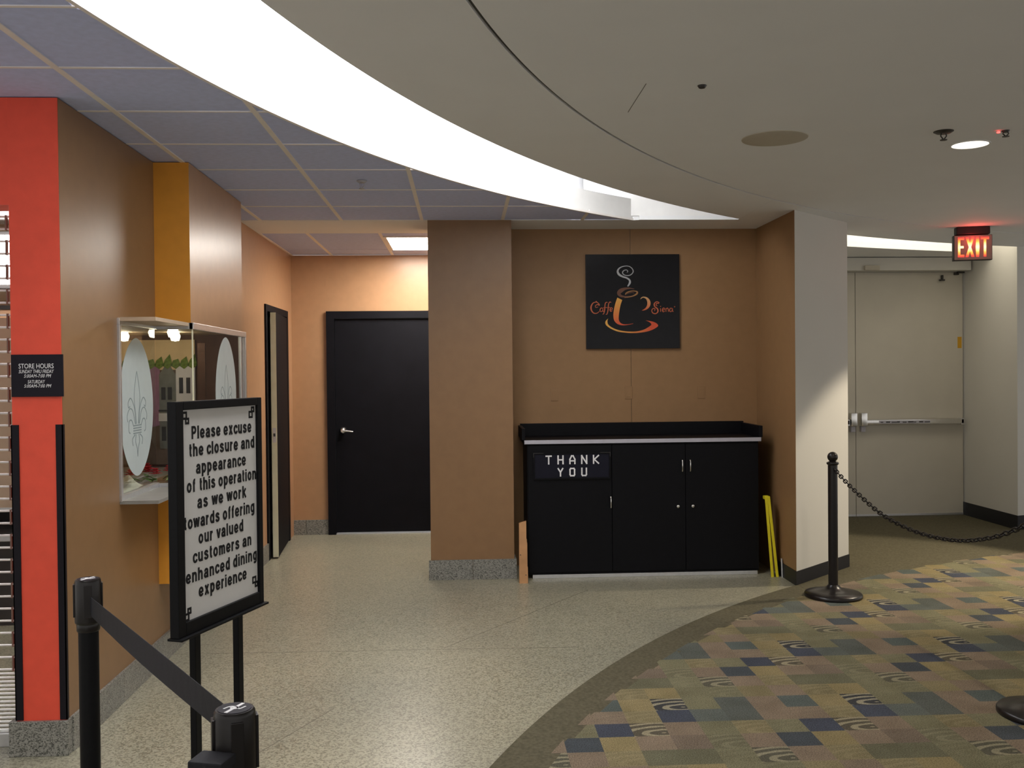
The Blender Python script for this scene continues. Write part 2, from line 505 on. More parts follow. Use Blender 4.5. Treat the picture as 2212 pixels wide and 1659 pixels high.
def stroke_text(text, x0, x1, base, xh, wt, frame):
    """flat bold lettering fitted to [x0, x1]"""
    o, u, v, n = frame
    pen, items, wi = 0.0, [], 0
    prev_ch = ' '
    for ch in text:
        if ch == ' ':
            pen += 0.36; prev_ch = ' '; wi += 1; continue
        paths = SF[ch]
        mn = min(p[0] for q in paths for p in q[1]); mx_ = max(p[0] for q in paths for p in q[1])
        if ch in 'tfvw' and items and pen > 0 and prev_ch != ' ': pen -= 0.09
        prev_ch = ch
        items.append((pen - mn, paths, wi)); pen += (mx_ - mn) + (0.31 if ch in 'rtfcvwk' else 0.40)
    tot = pen - 0.40
    k = (x1 - x0 - wt) / tot
    words = [B() for _ in range(wi + 1)]
    lift = 0.0004
    for ox, paths, wk in items:
        bm = words[wk]
        for kind, p in paths:
            q = smooth_pts(p, 4) if kind == 'c' else p
            q = [(x0 + wt / 2 + (ox + a) * k, base + b * xh) for a, b in q]
            segs = [q] if kind == 'c' else [q[i:i + 2] for i in range(len(q) - 1)]
            for sg_ in segs:
                L, R = [], []
                m = len(sg_)
                for i, c in enumerate(sg_):
                    a_, b_ = sg_[max(i - 1, 0)], sg_[min(i + 1, m - 1)]
                    tx, ty = b_[0] - a_[0], b_[1] - a_[1]; d_ = math.hypot(tx, ty)
                    nx_, ny_ = -ty / d_ * wt / 2, tx / d_ * wt / 2 * 0.9
                    L.append((c[0] + nx_, c[1] + ny_)); R.append((c[0] - nx_, c[1] - ny_))
                lv = [bm.verts.new(o + u * a[0] + v * a[1] + n * lift) for a in L]
                rv = [bm.verts.new(o + u * a[0] + v * a[1] + n * lift) for a in R]
                for i in range(m - 1):
                    bm.faces.new((rv[i], rv[i + 1], lv[i + 1], lv[i]))
                lift = 0.0004 + (lift + 0.00007 - 0.0004) % 0.0006
    return words

def obj_flat(name, bm, mat, parent):
    """like obj() but keeps face winding (flat print)"""
    lo = Vector((min(v.co.x for v in bm.verts), min(v.co.y for v in bm.verts), min(v.co.z for v in bm.verts)))
    hi = Vector((max(v.co.x for v in bm.verts), max(v.co.y for v in bm.verts), max(v.co.z for v in bm.verts)))
    org = (lo + hi) / 2
    bm.transform(Matrix.Translation(-org))
    me = bpy.data.meshes.new(name)
    bm.to_mesh(me); bm.free()
    me.materials.append(MT[mat])
    return newobj(name, me, parent, Matrix.Translation(org))

# plan arcs (centre x, centre y, radius): cove edges A (tile side) and B (drywall side), reveal joint J, carpet edge
ARC_A = (5.9195, 1.5837, 7.1827)
ARC_B = (7.8014, 0.4234, 8.7465)
ARC_J = (7.0466, 0.9051, 7.2922)
ARC_C = (6.8713, 0.8457, 7.3495)
ARC_N = (7.4335, 0.3913, 8.5843)     # alcove slot, near edge
ARC_F = (6.9961, -0.0056, 9.2887)    # alcove slot, far edge
def arc_y(a, x, dr=0.0):
    d = (a[2] + dr) ** 2 - (x - a[0]) ** 2
    return a[1] + math.sqrt(d) if d > 0 else -99.0
def arc_ylow(a, x, dr=0.0):
    d = (a[2] + dr) ** 2 - (x - a[0]) ** 2
    return a[1] - math.sqrt(d) if d > 0 else 99.0
def arc_pt(a, ang, dr=0.0):
    return (a[0] + (a[2] + dr) * math.cos(ang), a[1] + (a[2] + dr) * math.sin(ang))
def arc_ang(a, x, y):
    return math.atan2(y - a[1], x - a[0]) % (2 * PI)

XW = -1.60        # face of the left wall
YS = 7.05         # front edge of the flat ceiling strip / column face
YB = 9.13         # corridor back wall
YN = 7.50         # niche back wall
YX = 9.62         # exit door plane

# ------------------------------------------------------------------ FLOOR
fl = thing('floor', 'speckled grey terrazzo floor meeting patterned carpet along a curve', None, kind='structure')
obj('terrazzo', bx(-5.0, 8.5, -3.0, 10.2, -0.10, 0.0), 'terrazzo', fl)
for (a, b) in (((-1.15, 3.22), (-0.60, 4.38)), ((-0.12, 5.29), (0.85, 6.62)), ((-1.58, 5.30), (-0.12, 5.27)), ((-0.12, 5.27), (0.62, 5.25))):
    d = Vector((b[0] - a[0], b[1] - a[1], 0)); nn = Vector((-d.y, d.x, 0)).normalized() * 0.002
    pts = [(a[0] - nn.x, a[1] - nn.y), (b[0] - nn.x, b[1] - nn.y), (b[0] + nn.x, b[1] + nn.y), (a[0] + nn.x, a[1] + nn.y)]
    obj('divider_strip', prism(B(), pts, -0.004, 0.0004), 'divider', fl)

# plain carpet with its curved edge
sl = []
N = 150
xs = [ARC_C[0] - ARC_C[2] + 0.003 + (2.33 - (ARC_C[0] - ARC_C[2])) * (i / N) ** 1.6 for i in range(N + 1)]
for x in xs:
    sl.append((x, max(-3.0, arc_ylow(ARC_C, x)), arc_y(ARC_C, x)))
sl.append((2.331, -3.0, 7.3)); sl.append((2.92, -3.0, 9.70)); sl.append((8.5, -3.0, 9.70))
carpet_plain = obj('carpet_border', slab_yx(B(), sl, -0.002, 0.004), 'carpetplain', fl)

# printed squares, six by six repeat
C_ = {
 'gold': (0.235, 0.190, 0.100), 'gstr': (0.215, 0.180, 0.100), 'mauv': (0.205, 0.158, 0.115), 'dmau': (0.168, 0.132, 0.100),
 'oliv': (0.170, 0.158, 0.098), 'dolv': (0.135, 0.130, 0.085), 'navy': (0.062, 0.068, 0.088), 'dnav': (0.066, 0.074, 0.082),
 'slat': (0.108, 0.120, 0.108), 'dsla': (0.098, 0.106, 0.094), 'teal': (0.094, 0.110, 0.102), 'must': (0.200, 0.168, 0.096)}
TAB = {   # row -> [(colour, swirl amount)]
 3: [('dolv', 0), ('oliv', .06), ('oliv', .60), ('mauv', 0), ('gstr', .10), ('dolv', 0)],
 2: [('gold', 0), ('oliv', 0), ('oliv', .08), ('must', 0), ('mauv', 0), ('gstr', .12)],
 1: [('navy', .90), ('oliv', 0), ('dsla', 0), ('mauv', 0), ('teal', 0), ('gold', .04)],
 0: [('navy', 0), ('slat', 0), ('dsla', 0), ('mauv', 0), ('mauv', .04), ('gstr', .10)],
 -1: [('mauv', 0), ('oliv', 0), ('gstr', .12), ('oliv', .04), ('navy', 0), ('gold', .75)],
 -2: [('dmau', 0), ('oliv', .16), ('mauv', 0), ('dnav', 0), ('gold', 0), ('mauv', 0)]}
CS = 0.148
CX0, CY0 = 0.841, 4.078
def clip_circle(poly, cx, cy, r):
    """keep the part of a small convex polygon inside a circle (edge taken as locally straight)"""
    out = []
    m = len(poly)
    ins = [math.hypot(p[0] - cx, p[1] - cy) <= r for p in poly]
    for i in range(m):
        p, q = poly[i], poly[(i + 1) % m]
        if ins[i]: out.append(p)
        if ins[i] != ins[(i + 1) % m]:
            lo, hi = 0.0, 1.0
            for _ in range(18):
                t = (lo + hi) / 2
                ii = math.hypot(p[0] + (q[0] - p[0]) * t - cx, p[1] + (q[1] - p[1]) * t - cy) <= r
                if ii == ins[i]: lo = t
                else: hi = t
            out.append((p[0] + (q[0] - p[0]) * lo, p[1] + (q[1] - p[1]) * lo))
    return out
verts, faces, fcol, fsw, uvs = [], [], [], [], []
for i in range(-6, 46):
    for j in range(-40, 36):
        x0, y0 = CX0 + i * CS, CY0 + j * CS
        poly = [(x0, y0), (x0 + CS, y0), (x0 + CS, y0 + CS), (x0, y0 + CS)]
        poly = clip_circle(poly, ARC_C[0], ARC_C[1], ARC_C[2] - 0.20 + 0.02 * math.sin(i * 1.7 + j * 2.3))
        if len(poly) < 3: continue
        name_, s_ = TAB[(j + 2) % 6 - 2][i % 6]
        c = C_[name_]
        k = 1 + 0.10 * (rnd.random() - 0.5)
        base_ = len(verts)
        verts += [(p[0], p[1], 0.0052) for p in poly]
        faces.append(tuple(range(base_, base_ + len(poly))))
        uvs += [((p[0] - x0) / CS, (p[1] - y0) / CS) for p in poly]
        fcol.append((c[0] * k, c[1] * k, c[2] * k, 1)); fsw.append(s_)
me = bpy.data.meshes.new('patterned_carpet')
me.from_pydata(verts, [], faces)
a = me.attributes.new('square_colour', 'FLOAT_COLOR', 'FACE')
for k, c in enumerate(fcol): a.data[k].color = c
a = me.attributes.new('swirl', 'FLOAT', 'FACE')
for k, c in enumerate(fsw): a.data[k].value = c
ul = me.uv_layers.new(name='UVMap')
for k, c in enumerate(uvs): ul.data[k].uv = c
me.materials.append(MT['carpet'])
newobj('patterned_carpet', me, fl, Matrix.Identity(4))

# ------------------------------------------------------------------ CEILING
ce = thing('ceiling', 'flat painted ceiling with curved reveal joint beside lay-in tile grid', None, (0, 0, ZC), kind='structure')
TH = 0.03
# inner drywall (camera side of the reveal joint) and outer drywall between joint and cove
def xr(x0, x1, n, p=1.0):
    return [x0 + (x1 - x0) * (i / n) ** p for i in range(n + 1)]
JG = 0.008
xj0 = ARC_J[0] - ARC_J[2]
sl = [(x, max(-3.0, arc_ylow(ARC_J, x, -JG)), arc_y(ARC_J, x, -JG)) for x in xr(xj0 + JG + 0.002, 7.0, 130, 2.0)]
sl += [(8.5, -3.0, sl[-1][2])]
obj('drywall_panel', slab_yx(B(), sl, ZC, ZC + TH), 'drywall', ce)
# between J and B / back
xb0 = ARC_B[0] - ARC_B[2]
xBe = 2.041
sl = [(x, ARC_B[1], arc_y(ARC_B, x)) for x in xr(xb0 + 0.001, xj0 - JG - 0.001, 40, 2.0)]
sl += [(x, arc_y(ARC_J, x, JG), arc_y(ARC_B, x)) for x in xr(xj0 - JG, xBe, 90, 1.8)]
obj('drywall_panel', slab_yx(B(), sl, ZC, ZC + TH), 'drywall', ce)
sl = [(x, max(-3.0, arc_ylow(ARC_B, x)), ARC_B[1]) for x in xr(xb0 + 0.001, xj0 - JG - 0.001, 12, 2.0)]
sl2 = [(x, arc_y(ARC_J, x, JG), 7.70) for x in xr(xBe + 0.001, 2.95, 30)]
obj('drywall_panel', slab_yx(B(), sl2, ZC, ZC + TH), 'drywall', ce)
sl3 = [(x, arc_y(ARC_J, x, JG), arc_y(ARC_N, x)) for x in xr(2.951, 5.14, 40)]
obj('drywall_panel', slab_yx(B(), sl3, ZC, ZC + TH), 'drywall', ce)
sl4 = [(x, arc_y(ARC_J, x, JG), 9.8) for x in xr(5.141, 8.5, 10) if True]
obj('drywall_panel', slab_yx(B(), sl4, ZC, ZC + TH), 'drywall', ce)
obj('drywall_panel', slab_yx(B(), [(x, min(arc_y(ARC_F, x), 9.6), 9.8) for x in xr(2.951, 5.14, 30)], ZC, ZC + TH), 'drywall', ce)
# flat strip over column and niche, and across the corridor mouth
obj('drywall_strip', bx(-1.62, 1.306, YS, 7.70, ZC, ZC + TH), 'drywall', ce)
obj('drywall_strip', bx(1.306, xBe, YS - 0.012, 7.70, ZC, ZC + TH), 'drywall', ce)
# reveal joint backing
sl = [(x, arc_y(ARC_J, x, -0.02), arc_y(ARC_J, x, 0.02)) for x in xr(xj0 + 0.03, 7.6, 120, 1.8)]
obj('reveal_joint', slab_yx(B(), sl, ZC + 0.012, ZC + 0.016), 'reveal', ce)
# a hairline gap in the drywall
obj('hairline_gap', bx(0.7165, 0.7190, 3.70, 4.11, ZC - 0.0006, ZC + 0.001), 'reveal', ce)

# lay-in tiles and grid, cut along arc A
GX = [-3.205, -2.62, -2.035, -1.45, -0.869, -0.287, 0.300, 0.885, 1.306]
GY = [1.80, 2.385, 2.97, 3.555, 4.137, 4.72, 5.305, 5.887, 6.47, 7.05]
def tile_poly(x0, x1, y0, y1):
    """slices of a tile kept outside arc A"""
    out = []
    n = 14
    for i in range(n + 1):
        x = x0 + (x1 - x0) * i / n
        lo = max(y0, arc_y(ARC_A, x, 0.006))
        if lo < y1 - 0.002: out.append((x, lo, y1))
    return out
for i in range(len(GX) - 1):
    for j in range(len(GY) - 1):
        x0, x1, y0, y1 = GX[i] + 0.010, GX[i + 1] - 0.010, GY[j] + 0.009, GY[j + 1] - 0.009
        if y0 > 3.9 and x1 < XW - 0.2: continue
        s_ = tile_poly(x0, x1, y0, y1)
        if len(s_) > 1:
            obj('ceiling_tile', slab_yx(B(), s_, ZC + 0.004, ZC + 0.018), 'tile', ce)
for x in GX[:-1]:
    lo = max(1.8, arc_y(ARC_A, x, 0.004))
    hi = 3.95 if x < XW else YS
    if hi - lo > 0.05:
        obj('grid_bar', bx(x - 0.012, x + 0.012, lo, hi, ZC, ZC + 0.020), 'bar', ce)
for y in GY[1:-1]:
    d = ARC_A[2] ** 2 - (y - ARC_A[1]) ** 2
    xe = ARC_A[0] - math.sqrt(d) - 0.004
    xs0 = -3.2 if y < 3.9 else XW
    obj('grid_bar', bx(xs0, xe, y - 0.007, y + 0.007, ZC + 0.0008, ZC + 0.020), 'bar', ce)
# edge trim along arc A
a0, a1 = arc_ang(ARC_A, -1.26, 1.4), arc_ang(ARC_A, 1.305, 7.046)
n = 90
pin = [arc_pt(ARC_A, a0 + (a1 - a0) * k / n, -0.004) for k in range(n + 1)]
pout = [arc_pt(ARC_A, a0 + (a1 - a0) * k / n, 0.014) for k in range(n + 1)]
def ring_band(pa, pb, z0, z1):
    bm = B()
    q = [[bm.verts.new((p[0], p[1], z)) for p in pp] for pp in (pa, pb) for z in (z0, z1)]
    for k in range(len(pa) - 1):
        for (u_, v_) in ((0, 1), (1, 3), (3, 2), (2, 0)):
            bm.faces.new((q[u_][k], q[u_][k + 1], q[v_][k + 1], q[v_][k]))
    for e in (0, -1):
        bm.faces.new((q[0][e], q[1][e], q[3][e], q[2][e]))
    return bm
obj('edge_trim', ring_band(pin, pout, ZC - 0.003, ZC + 0.012), 'bar', ce)
# corridor grid beyond the strip
CGX = [XW - 0.02, -1.222, -0.650, 0.30]
for i in range(3):
    x0, x1 = CGX[i] + 0.010, CGX[i + 1] - 0.010
    if i < 2:
        obj('ceiling_tile', bx(x0, x1, 7.71, 8.74, ZC + 0.004, ZC + 0.018), 'tile', ce)
        obj('ceiling_tile', bx(x0, x1, 8.755, YB + 0.02, ZC + 0.004, ZC + 0.018), 'tile', ce)
    else:
        obj('ceiling_tile', bx(-0.04, x1, 7.71, 8.74, ZC + 0.004, ZC + 0.018), 'tile', ce)
        obj('ceiling_tile', bx(x0, x1, 8.755, YB + 0.02, ZC + 0.004, ZC + 0.018), 'tile', ce)
        obj('ceiling_tile', bx(x0, -0.042, 7.71, 7.87, ZC + 0.004, ZC + 0.018), 'tile', ce)
for x in CGX[1:3]:
    obj('grid_bar', bx(x - 0.012, x + 0.012, 7.70, YB, ZC, ZC + 0.02), 'bar', ce)
obj('wall_angle', bx(XW, XW + 0.018, 7.70, YB, ZC - 0.002, ZC + 0.02), 'bar', ce)
# slab overhead that closes the plenum
obj('roof_slab', bx(-5.0, 8.5, -3.0, 10.2, ZC + 0.62, ZC + 0.70), 'reveal', ce)

# ------------------------------------------------------------------ LIGHT COVES
lc = thing('light_cove', 'long curved white light cove glowing in the ceiling', 'light', (0, 4, ZC))
# upstand on arc A
pi_ = [arc_pt(ARC_A, a0 + (a1 - a0) * k / n, 0.0) for k in range(n + 1)]
po_ = [arc_pt(ARC_A, a0 + (a1 - a0) * k / n, 0.018) for k in range(n + 1)]
obj('upstand', ring_band(pi_, po_, ZC + 0.012, ZC + 0.155), 'cove', lc)
# cove back wall beyond the upstand (over the tiles) and behind the drywall lip
pb_ = [arc_pt(ARC_A, a0 + (a1 - a0) * k / n, 0.30) for k in range(n + 1)]
pb2 = [arc_pt(ARC_A, a0 + (a1 - a0) * k / n, 0.32) for k in range(n + 1)]
obj('back_panel', ring_band(pb_, pb2, ZC + 0.03, ZC + 0.52), 'cove', lc)
b0, b1 = arc_ang(ARC_B, -0.9, -0.6), arc_ang(ARC_B, 2.35, 7.25)
pf_ = [arc_pt(ARC_B, b0 + (b1 - b0) * k / n, -0.12) for k in range(n + 1)]
pf2 = [arc_pt(ARC_B, b0 + (b1 - b0) * k / n, -0.14) for k in range(n + 1)]
obj('front_panel', ring_band(pf_, pf2, ZC + 0.03, ZC + 0.52), 'cove', lc)
obj('end_panel', bx(0.9, 2.40, YS - 0.012, YS + 0.008, ZC + TH, ZC + 0.52), 'cove', lc)
# luminous panel above: crescent between the two walls
bm = B()
xs = xr(-1.55, 0.82, 110)
sl = []
for x in xs:
    hi = min(arc_y(ARC_A, x, 0.30), YS - 0.02)
    if hi < -50: continue
    lo = arc_y(ARC_B, x, -0.10)
    if lo < -50: lo = 0.5
    lo = max(lo, 0.5)
    if hi - lo > 0.01: sl.append((x, lo, hi))
obj('luminous_panel', slab_yx(bm, sl, ZC + 0.50, ZC + 0.515), 'coveglow', lc)

la = thing('light_cove', 'short warm light slot in the ceiling before the exit doors', 'light', (4.1, 8.5, ZC))
obj('back_panel', slab_yx(B(), [(x, min(arc_y(ARC_F, x), 9.6), min(arc_y(ARC_F, x), 9.6) + 0.02) for x in xr(2.951, 5.14, 30)], ZC + TH, ZC + 0.40), 'cove', la)
obj('front_panel', slab_yx(B(), [(x, arc_y(ARC_N, x) - 0.12, arc_y(ARC_N, x) - 0.10) for x in xr(2.951, 5.14, 30)], ZC + TH, ZC + 0.40), 'cove', la)
obj('luminous_panel', slab_yx(B(), [(x, arc_y(ARC_N, x) - 0.09, min(arc_y(ARC_F, x), 9.6) - 0.01) for x in xr(2.96, 5.10, 30)], ZC + 0.385, ZC + 0.398), 'alcglow', la)

# ------------------------------------------------------------------ WALLS
# left wall with the display opening and the side-door opening
DY0, DY1 = 7.93, 8.83
bm = B()
for (y0, y1, z0, z1) in ((3.934, 4.555, 0, ZC), (4.555, 6.30, 0, 0.94), (4.555, 6.30, 1.775, ZC)):
    box(bm, XW - 0.12, XW, y0, y1, z0, z1)
wl = obj('wall_left', bm, 'tan')
tag(wl, kind='structure')
bm = B()
for (y0, y1, z0, z1) in ((6.30, DY0, 0, ZC), (DY0, DY1, 2.07, ZC), (DY1, YB + 0.05, 0, ZC)):
    box(bm, XW - 0.12, XW, y0, y1, z0, z1)
tag(obj('wall_corridor_left', bm, 'peach'), kind='structure')
# bay that carries the vitrine: upper and lower boxes (orange front, tan side)
def two_tone(name, z0, z1):
    bm = bx(XW - 0.01, -1.418, 5.115, 6.30, z0, z1)
    for f in bm.faces:
        c = f.calc_center_median()
        if abs(c.y - 5.115) < 1e-4: f.material_index = 1
    return tag(obj(name, bm, ['peach', 'orange']), kind='structure')
two_tone('wall_bay_upper', 1.79, ZC)
two_tone('wall_bay_lower', 0.424, 0.932)

# granite base along the left wall
bl = thing('baseboard_left', 'speckled grey granite base tiles along the tan left wall', None, (XW, 4, 0), kind='structure')
src = None
y = 3.96
while y < DY0 - 0.08:
    y1 = min(y + 0.58, DY0 - 0.03)
    obj('base_tile', bx(XW, XW + 0.014, y + 0.001, y1 - 0.001, 0, 0.142, 0.0015), 'granite', bl)
    y = y1

# storefront pier and lintel
ws = thing('wall_storefront', 'red painted storefront pier with black corner guards and granite base', None, (-1.69, 3.93, 0), kind='structure')
XP0, XP1 = -1.795, XW - 0.001
obj('pier', bx(XP0, XP1, 3.93, 4.08, 0, ZC), 'red', ws)
obj('lintel', bx(-4.6, XP0, 3.93, 4.08, 2.20, ZC), 'red', ws)
for sgn, xe in ((-1, XP0), (1, XP1)):
    bm = B()
    xa, xb = (xe - 0.004, xe + 0.026) if sgn < 0 else (xe - 0.024, xe + 0.004)
    box(bm, xa, xb, 3.925, 3.93, 0.143, 1.325)
    xo = (xe - 0.004, xe) if sgn < 0 else (xe, xe + 0.004)
    box(bm, xo[0], xo[1], 3.925, 3.945, 0.143, 1.325)
    obj('corner_guard', bm, 'guard', ws)
obj('base_tile', bx(-1.822, XP1 + 0.010, 3.915, 4.10, 0, 0.140, 0.002), 'granite', ws)

# corridor back wall
wb = thing('wall_back', 'tan corridor end wall with a black door', None, (-0.6, YB, 0), kind='structure')
obj('wall_panel', bx(-1.75, -1.275, YB, YB + 0.1, 0, ZC), 'peach', wb)
obj('wall_panel', bx(-1.275, 0.5, YB, YB + 0.1, 2.10, ZC), 'peach', wb)
obj('wall_panel', bx(-0.23, 0.5, YB, YB + 0.1, 0, 2.10), 'peach', wb)
obj('base_tile', bx(XW, -1.487, YB - 0.014, YB, 0, 0.140, 0.0015), 'granite', wb)
obj('base_tile', bx(-1.484, -1.277, YB - 0.014, YB, 0, 0.140, 0.0015), 'granite', wb)
tag(obj('wall_corridor_right', bx(0.28, 0.36, 7.52, YB, 0, ZC), 'peach'), kind='structure')

# column between corridor and niche
wc = thing('wall_column', 'tan column between corridor and cabinet niche with granite base', None, (0.06, YS, 0), kind='structure')
obj('shaft', bx(-0.247, 0.363, YS - 0.01, YN + 0.05, 0, ZC), 'tan', wc)
obj('base_tile', bx(-0.262, 0.058, YS - 0.025, YS - 0.01, 0, 0.145, 0.0015), 'granite', wc)
obj('base_tile', bx(0.060, 0.380, YS - 0.025, YS - 0.01, 0, 0.145, 0.0015), 'granite', wc)
obj('base_tile', bx(0.363, 0.378, YS - 0.010, 7.20, 0, 0.145, 0.0015), 'granite', wc)

# niche back wall: two boards with a vertical joint
wn = thing('wall_niche', 'tan niche wall of two boards with a vertical joint', None, (1.3, YN, 0), kind='structure')
obj('wall_board', bx(0.363, 1.3165, YN, YN + 0.05, 0, ZC), 'tan2', wn)
obj('wall_board', bx(1.3195, 2.33, YN, YN + 0.05, 0, ZC), 'tan2', wn)
obj('joint_backing', bx(1.31, 1.326, YN + 0.006, YN + 0.04, 0, ZC), 'reveal', wn)
# niche side and white wall (one prism), with black vinyl base
WX, WY = 2.318, 6.615
VX, VY = 2.925, 7.19
bm = prism(B(), [(WX, WY), (VX, VY), (VX, YX + 0.1), (VX - 0.1, YX + 0.1), (WX, YN + 0.05)], 0, ZC)
for f in bm.faces:
    c = f.calc_center_median()
    if abs(c.x - WX) < 1e-3: f.material_index = 1
tag(obj('wall_right', bm, ['white', 'tan2']), kind='structure')
tvec = Vector((VX - WX, VY - WY, 0)).normalized(); nvec = Vector((tvec.y, -tvec.x, 0))
def base_run(name, pts, h=0.1, th=0.006):
    """vinyl base following points; thickness to the right-hand side of travel"""
    bm = B()
    off = []
    for i, p in enumerate(pts):
        d0 = (Vector(pts[i]) - Vector(pts[i - 1])).normalized() if i else (Vector(pts[1]) - Vector(pts[0])).normalized()
        d1 = (Vector(pts[i + 1]) - Vector(pts[i])).normalized() if i < len(pts) - 1 else d0
        n0, n1 = Vector((d0.y, -d0.x)), Vector((d1.y, -d1.x))
        nn = (n0 + n1); nn = nn / max(0.3, nn.dot(n0))
        off.append((p[0] + nn.x * th, p[1] + nn.y * th))
    q = [[bm.verts.new((p[0], p[1], z)) for p in pp] for pp in (pts, off) for z in (0.0, h)]
    for k in range(len(pts) - 1):
        for (u_, v_) in ((0, 1), (1, 3), (3, 2), (2, 0)):
            bm.faces.new((q[u_][k], q[u_][k + 1], q[v_][k + 1], q[v_][k]))
    for e in (0, -1):
        bm.faces.new((q[0][e], q[1][e], q[3][e], q[2][e]))
    return tag(obj(name, bm, 'vinyl'), kind='structure')
base_run('baseboard_right', [(WX, 7.05), (WX, WY), (VX, VY), (VX, YX)])
# exit alcove
wx_ = thing('wall_exit', 'off-white wall around the beige exit doors', None, (4.0, YX, 0), kind='structure')
obj('wall_panel', bx(2.90, 5.25, YX + 0.005, YX + 0.1, 2.49, ZC), 'white', wx_)
obj('wall_panel', bx(5.10, 5.25, YX + 0.005, YX + 0.1, 0, 2.49), 'white', wx_)
tag(obj('wall_exit_side', prism(B(), [(5.12, 8.655), (7.9, 9.55), (7.9, 9.8), (5.12, 9.8)], 0, ZC + 0.38), 'white'), kind='structure')
base_run('baseboard_exit', [(5.12, YX), (5.12, 8.655), (7.9, 9.55)][::1], 0.137)
# boxed header above the exit doors
tag(obj('trim_1', bx(2.93, 5.10, 9.42, YX, 2.490, 2.618, 0.002), 'white'), kind='structure')

# ------------------------------------------------------------------ DOORS
d1 = thing('door_1', 'closed black flush door with lever handle at the corridor end', None, (-0.75, YB, 0), kind='structure')
bm = B()
box(bm, -1.275, -1.203, YB - 0.035, YB + 0.08, 0, 2.098)
box(bm, -0.305, -0.230, YB - 0.035, YB + 0.08, 0, 2.098)
box(bm, -1.203, -0.305, YB - 0.035, YB + 0.08, 2.032, 2.098)
obj('door_frame', bm, 'blackdoor', d1)
leaf = obj('door_leaf', bx(-1.200, -0.308, YB - 0.005, YB + 0.04, 0.016, 2.029, 0.0015), 'blackdoor', d1)
obj('threshold', bx(-1.203, -0.305, YB - 0.03, YB + 0.05, 0.0, 0.010, 0.002), 'silver', d1)
bm = B()
rose = [(0.0, 0.0), (0.034, 0.0), (0.034, 0.008), (0.022, 0.026), (0.012, 0.034), (0.012, 0.055), (0, 0.055)]
lathe(bm, rose, n=20)
bm.transform(Matrix.Translation((-1.133, YB - 0.005, 0.977)) @ Matrix.Rotation(PI / 2, 4, 'X'))
tube(bm, [(-1.133, YB - 0.055, 0.977), (-1.09, YB - 0.056, 0.976), (-1.034, YB - 0.052, 0.968)], [0.011, 0.009, 0.0075], 10)
obj('lever_handle', bm, 'chrome', leaf, smooth=True)

d2 = thing('door_2', 'black side door standing slightly ajar with pale latch edge', None, (XW, 8.4, 0), kind='structure')
bm = B()
box(bm, XW - 0.13, XW + 0.014, DY0 - 0.045, DY0 + 0.012, 0, 2.085)
box(bm, XW - 0.13, XW + 0.014, DY1 - 0.012, DY1 + 0.045, 0, 2.085)
box(bm, XW - 0.13, XW + 0.014, DY0 + 0.012, DY1 - 0.012, 2.03, 2.085)
obj('door_frame', bm, 'blackdoor', d2)
HM = Matrix.Translation((XW + 0.012, DY1 - 0.016, 0)) @ Matrix.Rotation(math.radians(4.3), 4, 'Z')
LW = 0.845
bm = bx(-0.045, 0.0, -LW, 0.0, 0.014, 2.02)
for f in bm.faces:
    if abs(f.calc_center_median().y + LW) < 1e-4: f.material_index = 1
bm.transform(HM)
lf = obj('door_leaf', bm, ['blackdoor', 'cream'], d2)
bm = bx(-0.036, -0.008, -LW - 0.002, -LW + 0.004, 0.955, 1.075); bm.transform(HM)
obj('latch_plate', bm, 'silver', lf)
bm = bx(-0.030, -0.014, -LW - 0.012, -LW, 1.005, 1.030); bm.transform(HM)
obj('latch_bolt', bm, 'darkmetal', lf)
# dim store room behind the side door
bm = bx(-2.9, -2.85, 7.5, 9.25, 0, ZC)
box(bm, -2.9, XW - 0.12, 7.40, 7.5, 0, ZC); box(bm, -2.9, XW - 0.12, 9.15, 9.25, 0, ZC); box(bm, -2.9, XW - 0.12, 7.4, 9.25, ZC - 0.03, ZC)
tag(obj('wall_store_room', bm, 'white'), kind='structure')

# exit doors: visible right leaf and the left leaf beside it
def exit_leaf(name, label, x0, x1, vis):
    d = thing(name, label, None, ((x0 + x1) / 2, YX, 0), kind='structure')
    lf = obj('door_leaf', bx(x0 + 0.003, x1 - 0.003, YX - 0.04, YX + 0.005, 0.018, 2.486, 0.002), 'doorbeige', d)
    obj('sweep', bx(x0 + 0.003, x1 - 0.003, YX - 0.043, YX - 0.038, 0.012, 0.032), 'silver', lf)
    xb0_, xb1_ = (x0 + 0.075, x1 - 0.022) if vis else (x0 + 0.05, x1 - 0.085)
    bar = obj('panic_bar', bx(xb0_, xb1_, YX - 0.105, YX - 0.055, 0.945, 0.995, 0.006), 'chrome', lf, smooth=True)
    obj('end_bracket', bx(xb1_ - 0.03, xb1_, YX - 0.105, YX - 0.038, 0.935, 1.0, 0.004), 'silver', lf)
    if vis:
        obj('warning_label', bx(4.19, 4.72, YX - 0.1062, YX - 0.1048, 0.955, 0.985), 'stripgrey', bar)
        for k in range(9):
            xk = 4.205 + k * 0.057
            obj('label_text', bx(xk, xk + 0.028 + 0.014 * (k % 3), YX - 0.1070, YX - 0.1060, 0.963, 0.972 + 0.004 * (k % 2)), 'darkmetal', bar)
    xh = x0 + 0.030 if vis else x1 - 0.075
    bm = B()
    box(bm, xh, xh + 0.062, YX - 0.115, YX - 0.04, 0.93, 1.066, 0.008)
    obj('latch_case', bm, 'chrome', lf, smooth=True)
    bm = B()
    box(bm, xh + 0.008, xh + 0.054, YX - 0.085, YX - 0.04, 0.871, 0.93, 0.006)
    obj('latch_cover', bm, 'stripgrey', lf)
    return d, lf
dA, lfA = exit_leaf('door_3', 'beige exit door with panic bar, below the lit exit sign', 3.978, 5.097, True)
dB, lfB = exit_leaf('door_4', 'beige exit door leaf mostly hidden behind the white wall', 2.935, 3.978, False)
MT['ochre'] = paint('ochre_sticker', (0.55, 0.30, 0.02), 0.5, 0.3, 0.03)
